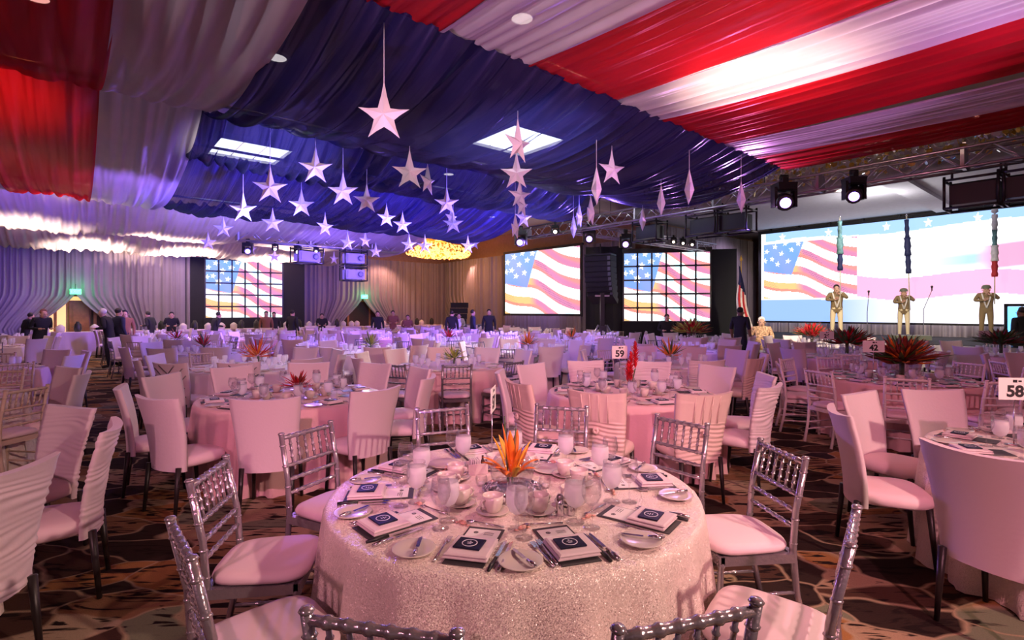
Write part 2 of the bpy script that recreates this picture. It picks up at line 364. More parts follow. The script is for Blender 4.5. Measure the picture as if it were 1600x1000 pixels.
# ------------------------------------------------------------------ room shell
def slab(name, corners, z0, z1, m):
    mb = MB(); n = len(corners)
    vs = [(p.x, p.y, z0) for p in corners] + [(p.x, p.y, z1) for p in corners]
    mb.add(vs, [tuple(range(n))[::-1], tuple(range(n, 2 * n))] + [(i, (i + 1) % n, n + (i + 1) % n, n + i) for i in range(n)], False)
    o = obj(name, mb, m); o['kind'] = 'structure'; return o
AW, BW, BS, AJ = 27.6, 17.9, 26.4, 12.6       # far wall, right wall, stage wall, jog
ROOM = [AB(-9, -9), AB(-9, BS), AB(AJ, BS), AB(AJ, BW), AB(AW, BW), AB(AW, -9)]
slab('floor', ROOM, -.1, 0, 'carpet')
slab('ceiling', ROOM, 5.8, 5.95, 'ceiling_paint')
def wall(name, p, q, th, m='wall_paint', z1=5.8):
    d = (q - p).normalized(); n = Vector((-d.y, d.x, 0)) * th
    return slab(name, [p, q, q + n, p + n], 0, z1, m)
wall('wall_back', AB(AW, BW), AB(AW, -9), -.2)
wall('wall_right', AB(AJ, BW), AB(AW, BW), -.2)
wall('wall_jog', AB(AJ, BS), AB(AJ, BW), -.2)
wall('wall_stage', AB(-9, BS), AB(AJ, BS), -.2)
# white soffit with a cove lip over the stage
slab('trim_1', [AB(-8, 17.2), AB(-8, BS), AB(AJ, BS), AB(AJ, 17.2)], 5.28, 5.8, 'plaster')
slab('trim_2', [AB(-8, 16.9), AB(-8, 17.25), AB(AJ, 17.25), AB(AJ, 16.9)], 5.2, 5.34, 'plaster')
slab('trim_3', [AB(3.9, 17.2), AB(3.9, 23.5), AB(4.5, 23.5), AB(4.5, 17.2)], 5.16, 5.3, 'plaster')
slab('trim_4', [AB(12.8, 12.4), AB(12.8, 17.9), AB(13.3, 17.9), AB(13.3, 12.4)], 5.45, 5.82, 'ceiling_paint')
slab('baseboard_back', [AB(AW - .03, -9), AB(AW - .03, BW), AB(AW, BW), AB(AW, -9)], 0, .12, 'door_wood')

# ------------------------------------------------------------------ overhead fabric
def noise1(seed, lo, hi, n):
    r = np.random.RandomState(seed); return r.uniform(lo, hi, n), r.uniform(0, 2 * PI, n), r.uniform(.4, 1, n)
SW_V, SW_F = [], []
def swag(name, label, a0, a1, b0, b1, zh, sag, m, seed, amp=.05, zh2=None, fm=1.0, na=34, tight=.025, grp='flag-coloured fabric swags under the ceiling'):
    zh2 = zh if zh2 is None else zh2
    nb = max(12, int((b1 - b0) / tight)); u = np.linspace(0, 1, na); bb = np.linspace(b0, b1, nb)
    U, Bm = np.meshgrid(u, bb, indexing='ij')
    fr, ph, am = noise1(seed, 8 * fm, 36 * fm, 16)
    slow = np.random.RandomState(seed + 5).uniform(0, 6, 3)
    fold = np.zeros_like(U)
    for k in range(16):
        ang = fr[k] * (Bm + .16 * np.sin(U * 2.2 + slow[k % 3]) * np.sin(Bm * .7 + slow[(k + 1) % 3])) + ph[k] + (k % 3 - 1) * 1.4 * U
        ridge = 1 - 2 * np.abs(np.sin(ang / 2)) ** .8          # gathered cloth: narrow ridges between shallow hollows
        fold += am[k] * ridge * (12 / (fr[k] / fm + 6)) * np.clip(.35 + .9 * np.sin(Bm * (1.1 + .23 * (k % 5)) + k * 1.7), 0, 1.3)
    fold *= amp * .62
    prof = 4 * U * (1 - U)
    z = zh * (1 - U) + zh2 * U - sag * prof * (1 + .10 * np.sin(Bm * 1.9 + seed) + .05 * np.sin(Bm * 5.1 + seed)) + fold * (.75 + .4 * np.sqrt(prof))
    a = a0 + (a1 - a0) * U + fold * .25
    X = -SA * a + CA * Bm; Y = CA * a + SA * Bm
    V = np.stack([X, Y, z], -1).reshape(-1, 3)
    i = np.arange(na - 1)[:, None] * nb + np.arange(nb - 1)[None, :]
    Fc = np.stack([i, i + 1, i + nb + 1, i + nb], -1).reshape(-1, 4)
    me = bpy.data.meshes.new(name); me.from_pydata(V.tolist(), [], Fc.tolist()); me.materials.append(M[m])
    me.polygons.foreach_set('use_smooth', [True] * len(Fc)); me.update()
    SW_F.extend((Fc + len(SW_V)).tolist()); SW_V.extend(V.tolist())
    return tag(link(name, me), label, 'fabric swag', grp)
N_, W_, R_ = 'navy_sheer', 'white_sheer', 'red_sheer'
swag('fabric_swag', 'nearest and darkest navy fabric swag, behind the largest hanging star', 4.15, 8.3, 1.35, 9.9, 4.36, .42, N_, 1, .085, 4.5)
swag('fabric_swag', 'middle navy fabric swag with a bright ceiling light glowing through its left end', 8.3, 10.6, 1.35, 9.8, 4.5, .36, N_, 2, .11, fm=1.5)
swag('fabric_swag', 'farthest navy fabric swag, blue-lit, above the row of small stars', 10.6, 15.6, 1.3, 9.7, 4.5, .52, N_, 3, .12, fm=1.5)
# left stripes
for k, (b0, b1, m, t) in enumerate(((.22, 1.4, W_, 'white'), (-1.0, .24, R_, 'red'), (-2.2, -.98, W_, 'white'), (-3.4, -2.18, R_, 'red'))):
    pos = 'beside the navy canton' if k == 0 else ('at the upper left edge' if k == 1 else ('left of the red stripe' if k == 2 else 'outermost on the left'))
    swag('fabric_swag', f'near length of the {t} fabric stripe {pos}', 2.6, 8.4, b0, b1, 4.5, .46, m, 20 + k, .06, 4.5, tight=.018)
    swag('fabric_swag', f'far length of the {t} fabric stripe {pos}', 8.4, 15.8, b0, b1, 4.55, .58, m, 30 + k, .065, 4.4, tight=.018, fm=1.6)
swag('fabric_swag', 'long white fabric swag across the room behind the navy canton', 15.7, 22.2, -5, 9.6, 4.45, .50, W_, 40, .075, tight=.03, fm=1.7)
swag('fabric_swag', 'hindmost white fabric swag along the far wall above the small video wall', 22.2, 26.8, -5.5, 9.3, 4.35, .42, W_, 41, .075, tight=.03, fm=1.7)
# right stripes run on over the camera side
RS = ((1.3, 2.64, R_, 'innermost short red'), (2.62, 3.74, W_, 'white stripe next to the innermost red'), (3.72, 5.2, R_, 'broad see-through red'), (5.17, 6.22, W_, 'brightest white'),
      (6.2, 7.9, R_, 'wide red'), (7.88, 8.92, W_, 'dusky white'), (8.9, 10.2, R_, 'outermost red, above the truss'))
for k, (b0, b1, m, t) in enumerate(RS):
    swag('fabric_swag', f'{t} fabric stripe of the right-hand flag stripes', 4.2, -4.5, b0, b1, 4.34, .10 + .05 * (k % 2), m, 50 + k, .05, 4.5, tight=.016, na=40, fm=1.5)
for a, z, b0, b1, lab in ((4.18, 4.43, 1.2, 10.3, 'where the stripes meet the navy fabric'), (8.3, 4.58, -3.5, 9.9, 'over the near navy swag hem'), (10.6, 4.6, 1.4, 9.8, 'over the middle navy swag'),
                          (15.7, 4.6, -5, 9.7, 'behind the navy canton'), (22.2, 4.5, -5.4, 9.5, 'between the two far white swags')):
    tag(obj('support_pipe', MB().tube([AB(a, b0, z), AB(a, b1, z)], .025, 8), 'truss_metal'), f'thin support pipe for the ceiling fabric {lab}', 'pipe')

# ------------------------------------------------------------------ wall drapes
def drape(name, label, p, q, z0, z1, m='drape_sheer', seed=0, gap=None, group=None, amp=.06):
    d = q - p; ln = d.length; d.normalize(); n = Vector((d.y, -d.x, 0)); nu = max(10, int(ln / .03)); nz = 14
    fr, ph, am = noise1(seed + 300, 14, 46, 9); P = []
    for iz in range(nz + 1):
        z = z0 + (z1 - z0) * iz / nz; row = []
        for iu in range(nu + 1):
            u = iu / nu; x = u * ln
            f = sum(am[k] * math.sin(fr[k] * x + ph[k]) * 10 / (fr[k] * .5 + 8) for k in range(9)) * amp * .75
            if gap:           # tied back: the free edge sweeps away from the doorway
                side, zt, wd = gap
                t = max(0, min(1, (zt - z) / 1.25)); cut = wd * t ** 1.25
                if z < .9: cut = wd * (1 - .25 * min(1, (.9 - z) / .8))
                xx = cut + x * (ln - cut) / ln if side < 0 else x * (ln - cut) / ln
            else: xx = x
            w_ = p + d * xx + n * (f + .05); row.append((w_.x, w_.y, z))
        P.append(row)
    return tag(obj(name, MB().grid(P), m), label, 'drape', group)
G_D = 'grey sheer drapes along the walls'
def bpx(px, a):       # b of the wall line a=const seen in photo column px
    t = (px - 800) / F
    return (SA * a + t * CA * a) / (CA - t * SA)
ad = AW - .5
e1, e2 = bpx(118, ad), bpx(566, ad)
edges = [(-6.0, -3.9), (-3.9, e1, 'R'), (e1, e1 + 2.6, 'L'), (e1 + 2.6, e1 + 4.6), (e1 + 4.6, e1 + 6.6), (e1 + 6.6, e2 - 2.6), (e2 - 2.6, e2, 'R'), (e2, e2 + 2.4, 'L'), (e2 + 2.4, e2 + 4.4), (e2 + 4.4, BW - .3)]
DL = ['leftmost wall drape at the edge of the view', 'wall drape tied back left of the lit doorway', 'wall drape tied back right of the lit doorway', 'wall drape behind the people left of the small video wall',
      'wall drape left of and behind the small video wall', 'wall drape behind the small video wall', 'wall drape tied back left of the dark doorway', 'wall drape tied back right of the dark doorway',
      'orange-lit wall drape right of the dark doorway', 'orange-lit wall drape in the far corner']
for k, e in enumerate(edges):
    gap = None
    if len(e) == 3: gap = (1 if e[2] == 'R' else -1, 2.35, 1.15)
    drape('drape_panel', DL[k], AB(ad, e[0]), AB(ad, e[1]), .02, 4.5, seed=k, gap=gap, group=G_D)
br = BW - .45
def apx(px, b):
    t = (px - 800) / F
    return (CA * b - t * SA * b) / (SA + t * CA)
a705 = apx(688, br)
drape('drape_panel', 'right-wall drape tied back at the corner side of the narrow dark gap', AB(ad - .1, br), AB(a705, br), .02, 4.6, seed=20, gap=(1, 2.6, .9), group=G_D)
drape('drape_panel', 'right-wall drape tied back behind the speaker cabinet', AB(a705, br), AB(apx(745, br), br), .02, 4.6, seed=21, gap=(-1, 2.6, .9), group=G_D)
drape('drape_panel', 'right-wall drape beside the left edge of the white-framed flag screen', AB(apx(745, br), br), AB(apx(800, br), br), .02, 4.6, seed=22, group=G_D)
drape('drape_panel', 'right-wall drape hanging behind the first flag screen', AB(apx(800, br), br), AB(apx(890, br), br), .02, 4.6, seed=23, group=G_D)
drape('drape_panel', 'violet-lit wall drape between the first flag screen and the line array', AB(apx(890, br), br), AB(AJ + .3, br), .02, 4.6, seed=24, group=G_D)
drape('drape_panel', 'grey drape left of the big stage screen behind the pole flag', AB(AJ - .4, br + .4), AB(AJ - .4, BS - .3), .02, 5.1, seed=25, group=G_D)
# doorway behind the drapes
def doorway(name, bc, lit):
    d = thing(name, None, None, AB(AW - .04, bc), RA); d['kind'] = 'structure'
    obj('door_frame', MB().box((-.62, 0, 1.08), (.1, .1, 2.16)).box((.62, 0, 1.08), (.1, .1, 2.16)).box((0, 0, 2.2), (1.34, .1, .1)), 'door_wood', d)
    if lit:
        obj('lit_hall', MB().box((-.75, -.02, 1.05), (.9, .05, 2.1)), 'warm_hall', d)
        obj('door_leaf', MB().box((.12, -.06, 1.05), (.62, .06, 2.05)).box((.12, -.1, 1.5), (.42, .03, .8)).box((.12, -.1, .55), (.42, .03, .7)), 'door_wood', d)
        obj('door_handle', MB().tube([(-.1, -.1, 1.02), (-.1, -.16, 1.02), (0, -.16, 1.02)], .015, 6), 'steel', d)
        obj('dark_panel', MB().box((1.05, -.02, 1.15), (1.1, .05, 2.3)), 'dark_room', d)
        obj('lintel_panel', MB().box((-.3, -.05, 2.16), (1.6, .06, .16)), 'warm_hall', d)
    else:
        obj('dark_panel', MB().box((0, -.02, 1.15), (2.2, .05, 2.3)), 'dark_room', d)
doorway('door_1', e1, True); doorway('door_2', e2, False)
tag(obj('dark_backing', MB().box((0, 0, 1.3), (1.9, .05, 2.6)), 'dark_room', None, AB(a705, BW - .2), RA + PI / 2), 'dark panel painted as the shaded passage between tied-back right-wall drapes', 'doorway')  # flat dark sheet, the shade of the gap put into its colour
def text(name, s, size, m, parent, loc, rot, ext=.002, off=0.0):
    c = bpy.data.curves.new(name, 'FONT'); c.body = s; c.size = size; c.align_x = 'CENTER'; c.align_y = 'CENTER'; c.extrude = ext; c.offset = off
    tmp = bpy.data.objects.new(name, c); COL.objects.link(tmp)
    dg = bpy.context.evaluated_depsgraph_get(); me = bpy.data.meshes.new_from_object(tmp.evaluated_get(dg)); bpy.data.objects.remove(tmp)
    me.materials.clear(); me.materials.append(M[m])
    o = link(name, me, parent); o.location = loc; o.rotation_euler = rot
    return o
for bc, lab in ((e1, 'green lit exit sign above the doorway with the warm-lit hall'), (e2, 'green lit exit sign above the dark doorway right of the small video wall')):
    s = thing('exit_sign', lab, 'sign', AB(ad - .3, bc, 2.42), RA, 'green exit signs')
    obj('case', MB().box((0, 0, 0), (.34, .06, .2)), 'exit_green', s)
    text('lettering', 'EXIT', .14, 'white_card', s, (0, -.034, 0), (R(90), 0, 0))
    obj('bracket', MB().tube([(0, .02, .1), (0, .02, .3)], .012, 6), 'black_plastic', s)
    plamp('exit_glow', AB(ad - .55, bc, 2.5), 14, (.05, 1, .3), .1)
for px, tilt in ((602, .1), (592, -.06), (611, .0)):
    pass

# ------------------------------------------------------------------ flag screens
def star_mask(u, v, cx, cy, r, rot):
    x = (u - cx); y = (v - cy); th = np.arctan2(y, x) - rot - PI / 2; rr = np.hypot(x, y)
    k = np.mod(th, 2 * PI / 5); k = np.minimum(k, 2 * PI / 5 - k)
    ri = r * .42; t0 = PI / 5
    # edge from (r,0) to (ri at t0)
    ex, ey = r, 0.0; fx, fy = ri * math.cos(t0), ri * math.sin(t0)
    px, py = rr * np.cos(k), rr * np.sin(k)
    return ((fx - ex) * (py - ey) - (fy - ey) * (px - ex)) > 0
def flag_rgb(u, v, asp=1.2):
    e = np.clip((u - .38) / .62, 0, 1); e = e * e * (3 - 2 * e)
    sv = v + .27 * u + .21 * e + .018 * np.sin(u * 11)
    t = (sv - .04) / .155; band = np.floor(t).astype(int); fr = t - band
    right = np.clip((u - .36) / .1, 0, 1)
    sh = right * np.clip(1.2 * np.sin(PI * np.clip(fr + (u - .7) * 1.2, 0, 1)), 0, 1)
    wh = np.stack([1 - .34 * sh * (fr > .35), 1 - .06 * sh, 1 + 0 * u], -1)
    rd = np.stack([.88 - .26 * sh, .30 + .22 * (1 - right) * (fr > .3) - .05 * sh, .24 + .14 * sh + .04 * right], -1)
    c = np.where((band % 2 != 0)[..., None], rd, wh)
    scr = (np.abs(np.sin((u * 1.0 + v * 1.6) * 60)) > .93) & (band % 2 != 0) & (np.sin(u * 9 + v * 5) > .55)
    c = np.where(scr[..., None], c * .72, c)
    can = (u < .34 + (v - .48) * .23) & (v > .505 - .27 * u)
    bl = np.stack([.20 + .10 * np.sin(u * 9 + v * 4) ** 2 * .6, .30 + .10 * v, .74 + .06 * v], -1)
    c = np.where(can[..., None], bl, c)
    for (cx, cy) in ((.035, .86), (.135, .94), (.255, .985), (.10, .72), (.21, .805), (.325, .865), (.285, .665), (.165, .62), (.40, .965), (.015, .70)):
        m = star_mask((u - cx) * asp, v, 0, cy, .055, -.2) & can
        c = np.where(m[..., None], np.array([1, 1, 1.0]), c)
    return c
def stage_rgb(u, v):
    c = np.ones(u.shape + (3,)) * np.array([.97, .98, 1.0])
    top = v > .90 + .02 * np.sin(u * 9); c = np.where((top & (u > .02))[..., None], np.array([.36, .56, .92]), c)
    lo = v < .24 - .02 * u; g = np.clip((u - .3) / .35, 0, 1)[..., None]
    c = np.where(lo[..., None], np.array([.30, .46, .95]) * (1 - g) + np.array([.93, .90, 1.0]) * g, c)
    w1 = v - (.40 - .16 * (u - .4) + .05 * np.sin(u * 9)); m = (np.abs(w1) < .105) & (u > .38); c = np.where(m[..., None], np.array([.95, .42, .62]), c)
    w2 = v - (.60 + .03 * np.sin(u * 7))
    k1 = (np.clip((u - .56) / .22, 0, 1) * np.clip(1.6 - np.abs(w2) / .05, 0, 1))[..., None]; c = c * (1 - k1) + np.array([.42, .62, .93]) * k1
    k2 = (np.clip((u - .80) / .05, 0, 1) * np.clip((.115 - np.abs(w2)) / .02, 0, 1))[..., None]; c = c * (1 - k2) + np.array([.90, .38, .56]) * k2
    for cx in (.10, .30, .52, .66, .81):
        m = star_mask((u - cx) * 3.2, v, 0, .945, .05, 0); c = np.where(m[..., None], np.array([.95, .97, 1.0]), c)
    for cx in (.49, .56, .62):                    # pale unreadable print on the bright field
        m = (np.abs(u - cx) < .03) & (np.abs(v - .78 + .1 * (cx - .5)) < .02) & (np.sin(u * 300) > 0); c = np.where(m[..., None], np.array([.75, .84, .95]), c)
    iu, iv = (u - .012) / .40, (v - .255) / .625
    inset = (iu > 0) & (iu < 1) & (iv > 0) & (iv < 1)
    c = np.where(inset[..., None], flag_rgb(iu, iv, 1.6), c)
    return c
def printed(name, W, Hh, fn, nu, nv, u0=0, u1=1, v0=0, v1=1):      # flat lit panel in the xz plane, facing -y
    us = np.linspace(0, 1, nu + 1); vs = np.linspace(0, 1, nv + 1); U, V = np.meshgrid(us, vs)
    P = np.stack([(U - .5) * W, 0 * U, (V - .5) * Hh], -1).reshape(-1, 3)
    i = np.arange(nv)[:, None] * (nu + 1) + np.arange(nu)[None, :]
    Fc = np.stack([i, i + 1, i + nu + 2, i + nu + 1], -1).reshape(-1, 4)
    me = bpy.data.meshes.new(name); me.from_pydata(P.tolist(), [], Fc.tolist()); me.materials.append(M['led_print'])
    uc = (us[:-1] + us[1:]) / 2; vc = (vs[:-1] + vs[1:]) / 2; UC, VC = np.meshgrid(u0 + (u1 - u0) * uc, v0 + (v1 - v0) * vc)
    c = np.clip(fn(UC, VC), 0, 1) ** 1.15; c = np.concatenate([c, np.ones(c.shape[:2] + (1,))], -1).reshape(-1, 4)
    at_ = me.color_attributes.new('print', 'FLOAT_COLOR', 'CORNER')
    at_.data.foreach_set('color', np.repeat(c, 4, 0).astype(np.float32).ravel()); me.update()
    return me
def aim2(p, q): return math.atan2(q.y - p.y, q.x - p.x)
def proj_screen(name, label, p, q, z0, z1, fn, nu, nv):
    c = (p + q) / 2; W = (q - p).length; t = thing(name, label, 'screen', (c.x, c.y, 0), aim2(p, q))
    zc = (z0 + z1) / 2; Hh = z1 - z0
    o = link('image', printed('image', W, Hh, fn, nu, nv), t, (0, -.03, zc))
    f = MB()
    for x in (-W / 2 - .06, W / 2 + .06): f.box((x, .02, zc), (.12, .12, Hh + .24))
    for z in (z0 - .06, z1 + .06): f.box((0, .02, z), (W, .12, .12))
    obj('screen_frame', f, 'screen_frame', t); obj('backing', MB().box((0, .06, zc), (W, .04, Hh)), 'black_plastic', t)
    return t, W
p1, p2 = at(790, 27.0), at(907, 23.3)
t, W = proj_screen('projection_screen', 'projection screen with waving flag left of the hanging line array', p1, p2, 1.52, 4.58, flag_rgb, 170, 100)
for x in (-W / 2 + .3, 0, W / 2 - .3): obj('support_leg', MB().tube([(x, .08, 0), (x, .08, 1.5)], .03, 6), 'truss_metal', t)
drape('screen_skirt', 'violet-lit pleated skirt under the first projection screen', p1 + Vector((0, -.25, 0)), p2 + Vector((0, -.25, 0)), .02, 1.42, seed=61)
s1, s2 = at(1190, 23.4), at(1640, 16.6)
t, W = proj_screen('stage_screen', 'huge stage screen with inset flag picture behind the three soldiers', s1, s2, 1.22, 5.08, stage_rgb, 330, 130)
obj('truss_rail', MB().box((0, .02, 5.32), (W + .4, .1, .07)).box((0, .02, 5.2), (W + .3, .06, .05)), 'black_plastic', t)
for k in range(8): obj('rail_hanger', MB().box((-W / 2 + .4 + k * (W - .8) / 7, .0, 5.26), (.06, .14, .22)), 'black_plastic', t)
for x in (-W / 2 + .5, 0, W / 2 - .5): obj('support_leg', MB().tube([(x, .08, .7), (x, .08, 1.2)], .04, 6), 'black_plastic', t)
sk = drape('screen_skirt', 'pale pleated skirt along the stage under the big screen', s1 + Vector((0, -.35, 0)), s2 + Vector((0, -.35, 0)), .62, 1.15, m='white_sheer', seed=62, amp=.08)
def led_wall(label, c, rz, tile, z0, blackl, blackr, topx=.12):
    t = thing('led_screen', label, 'video wall', (c.x, c.y, 0), rz)
    W, Hh = 6 * tile, 5 * tile; g = .06 * tile / .5
    for i in range(6):
        for j in range(5):
            link('panel', printed('panel', tile - g, tile - g, flag_rgb, 26, 26, i / 6, (i + 1) / 6, j / 5, (j + 1) / 5), t, (-W / 2 + (i + .5) * tile, -.02, z0 + (j + .5) * tile))
    obj('backing', MB().box((0, .06, z0 + Hh / 2), (W + .06, .06, Hh + .06)), 'black_plastic', t)
    for i in range(1, 6):
        for j in range(1, 5):
            obj('corner_clamp', MB().lathe([(.075, 0), (.075, .02), (.01, .021)], 4).xf(Matrix.Translation((-W / 2 + i * tile, -.03, z0 + j * tile)) @ Matrix.Rotation(PI / 2, 4, 'X')), 'black_plastic', t)
    obj('top_bar', MB().box((0, .05, z0 + Hh + topx / 2 + .03), (W + .1, .14, topx)), 'black_plastic', t)
    obj('base', MB().box((0, .1, z0 / 2), (W + .1, .3, z0)), 'black_cloth', t)
    for (wd, s, nm_) in ((blackl, -1, 'l'), (blackr, 1, 'r')):
        if wd: obj('side_panel', MB().box((s * (W / 2 + wd / 2 + .03), .12, (z0 + Hh) / 2 + .02), (wd, .05, z0 + Hh + .1)), 'black_cloth', t)
    return t
led_wall('gridded video wall with flag picture right of the line array speakers', at(1041, 20.0), R(-13), .537, 1.24, 1.15, .9)
led_wall('small far gridded video wall with flag picture between black panels', at(383, 24.2), R(50 - 22), .535, 1.32, 1.0, .95)
# black masking behind the line array
tag(obj('black_drape', MB().grid([[(x, .06 * math.sin(x * 9), z) for x in np.linspace(-.75, .75, 40)] for z in (.02, 2, 4.2)]), 'black_cloth', None, at(945, 20.6), R(-13)), 'black masking drape behind the line array', 'drape')

# ------------------------------------------------------------------ stage
stage_c = [AB(-6, 18.0), AB(-6, 23.0), AB(10.2, 23.9), AB(10.2, 18.0)]
so = slab('stage_platform', stage_c, .5, .75, 'black_cloth'); del so['kind']; tag(so, 'low stage platform under the big screen', 'stage')
drape('stage_skirt', 'pleated pale skirt along the front of the stage', AB(10.2, 17.95), AB(-6, 17.95), .01, .74, m='white_sheer', seed=70, amp=.05)

# ------------------------------------------------------------------ trusses and lights
BRACE = {}
def truss(label, p, q, z, s):
    L_ = (q - p).length; t = thing('lighting_truss', label, 'truss', (p.x, p.y, z), aim2(p, q))
    h = s / 2
    for y in (-h, h):
        for zz in (-h, h): obj('chord', MB().tube([(0, y, zz), (L_, y, zz)], .026, 8), 'truss_metal', t)
    n = round(L_ / (s * 1.15)); st = L_ / n
    key = (round(st, 3), s)
    bm_ = MB().tube([(0, 0, -h), (st, 0, h)], .013, 6).mesh('brace', 'truss_metal'); bh = MB().tube([(0, -h, 0), (st, h, 0)], .013, 6).mesh('brace', 'truss_metal')
    for k in range(n):
        for y in (-h, h):
            o = link('brace', bm_, t, (k * st, y, 0))
            if k % 2: o.rotation_euler = (0, 0, PI); o.location.x += st
        o = link('brace', bh, t, (k * st, 0, -h))
        if k % 2: o.rotation_euler = (PI, 0, 0)
    for k in range(0, n + 1, 6): obj('end_plate', MB().box((k * st, 0, 0), (.05, s * 1.08, s * 1.08)), 'truss_metal', t)
    for k in (.2, .5, .8): obj('hanger', MB().tube([(L_ * k, 0, h), (L_ * k, 0, 5.8 - z)], .01, 6), 'black_plastic', t)
    return t
T1Z = 4.13
truss('long lighting truss running from upper right past the stage screen', AB(-2.5, 11.05), AB(12.4, 11.05), T1Z, .31)
truss('lighting truss crossing above the right video wall', AB(10.5, 11.3), AB(10.5, 19.0), T1Z - .04, .30)
truss('far left lighting truss in front of the white fabric', AB(17.6, 3.8), AB(17.6, 9.2), 3.98, .32)
def head(label, loc, aim, lens='lens_violet', s=1.0, grp='moving head lamps on the trusses'):
    t = thing('stage_light', label, 'stage light', loc, 0, grp)
    obj('clamp', MB().box((0, 0, -.05 * s), (.10 * s, .12 * s, .12 * s)).tube([(-.06 * s, 0, .02), (.06 * s, 0, .02)], .05 * s, 8), 'black_plastic', t)
    obj('base', MB().box((0, 0, -.15 * s), (.30 * s, .26 * s, .12 * s), taper=1.1), 'black_plastic', t)
    obj('yoke', MB().box((-.17 * s, 0, -.33 * s), (.05 * s, .14 * s, .34 * s)).box((.17 * s, 0, -.33 * s), (.05 * s, .14 * s, .34 * s)).box((0, 0, -.20 * s), (.36 * s, .16 * s, .05 * s)), 'black_plastic', t)
    d = (Vector(aim) - Vector(loc)).normalized(); rot = d.to_track_quat('Z', 'Y').to_matrix().to_4x4(); c = Matrix.Translation((0, 0, -.40 * s)) @ rot
    mb = MB().lathe([(.09 * s, -.22 * s), (.14 * s, -.16 * s), (.15 * s, .05 * s), (.135 * s, .20 * s), (.12 * s, .2 * s)], 14); mb.xf(c); obj('lamp_housing', mb, 'black_plastic', t)
    ml = MB().lathe([(.088 * s, .200 * s), (.085 * s, .212 * s), (.05 * s, .224 * s), (.005, .228 * s)], 14); ml.xf(c); obj('lens', ml, lens, t)
    return t
def onT1(px):   # a on the long truss for a photo column
    return apx(px, 11.05)
camv = Vector((0, 0, 1.4))
zb = T1Z + .14
head('moving head lamp with glowing lens left of the third stage spotlight, under the long truss', AB(onT1(1235), 10.75, zb + .02), (1.5, 0, 1.0), s=1.15)
head('round violet moving head nearest the stage screen top, under the long truss', AB(onT1(1343), 10.75, zb - .12), (2.0, 3.0, 1.0), s=.95)
head('violet moving head at the far end of the long truss beside the first screen', AB(onT1(825), 10.75, zb), (-2, 6, 1.0), s=1.05)
head('brightest violet lamp where the two trusses meet', AB(10.2, 11.5, T1Z + .02), camv, s=.95)
head('violet lamp hanging left of the right video wall', AB(10.2, 13.2, T1Z + .02), camv, s=1.0)
head('small warm lamp with amber glow left of the truss crossing', AB(10.9, 10.8, T1Z + .1), camv, 'lens_white', .6)
for k, b in enumerate((16.0, 16.6, 17.2)):
    head(f'small white spot lamp, {ORD[k]} of three above the right video wall', AB(10.3, b, T1Z + .14), camv, 'lens_white', .5)
for k, (b, ln, s) in enumerate(((4.1, 'lens_violet', .8), (4.9, 'lens_white', .5), (5.6, 'lens_white', .6), (6.2, 'lens_white', .45))):
    head(f'lamp under the far left truss, {ORD[k]} from its left end', AB(17.6, b, 3.84), (-2, 3, 1), ln, s)
def projector(label, c, rz, W=.8, n=1, glow=False, zt=T1Z - .22):
    t = thing('projector_rig', label, 'projector', (c.x, c.y, zt), rz, 'caged projectors under the trusses')
    for k in range(n):
        z = -.34 - k * .56
        obj('projector_body', MB().box((0, 0, z), (W * .82, .36, .32)).box((0, -.19, z), (W * .7, .04, .24)), 'painted_violet_light' if glow else 'black_plastic', t)
        lb = MB().lathe([(.09, 0), (.10, .06), (.08, .1), (.004, .1)], 12); lb.xf(Matrix.Translation((W * .2, -.20, z)) @ Matrix.Rotation(PI / 2, 4, 'X')); obj('lens', lb, 'grey_case', t)
        f = MB()
        for x in (-W / 2, W / 2):
            for y in (-.24, .24): f.tube([(x, y, z - .22), (x, y, z + .30)], .022, 6)
        for zz in (z - .22, z + .24):
            for y in (-.24, .24): f.tube([(-W / 2, y, zz), (W / 2, y, zz)], .022, 6)
            for x in (-W / 2, W / 2): f.tube([(x, -.24, zz), (x, .24, zz)], .022, 6)
        obj('cage', f, 'black_plastic', t)
    for x in (-.3, .3): obj('hook', MB().tube([(x, 0, -.05), (x, 0, .14)], .02, 6), 'black_plastic', t)
    return t
PR = RA + PI / 2
projector('caged projector beside the upper right of the stage screen', AB(onT1(1522), 11.2), PR, .72)
projector('caged projector at the extreme right edge under the long truss', AB(onT1(1612), 11.2), PR, .72)
projector('left of two joined projector cages under the long truss', AB(onT1(1097), 11.25), PR, .78, zt=T1Z - .16)
projector('right of two joined projector cages under the long truss', AB(onT1(1142), 11.25), PR, .72, zt=T1Z - .16)
projector('dark projector cage above the right video wall', AB(onT1(1006), 11.3), PR, .72, zt=T1Z - .12)
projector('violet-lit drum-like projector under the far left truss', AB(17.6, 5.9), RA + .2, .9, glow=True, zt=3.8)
projector('pair of stacked violet projectors under the far left truss', AB(17.6, 7.5), RA, .8, 2, True, zt=3.84)
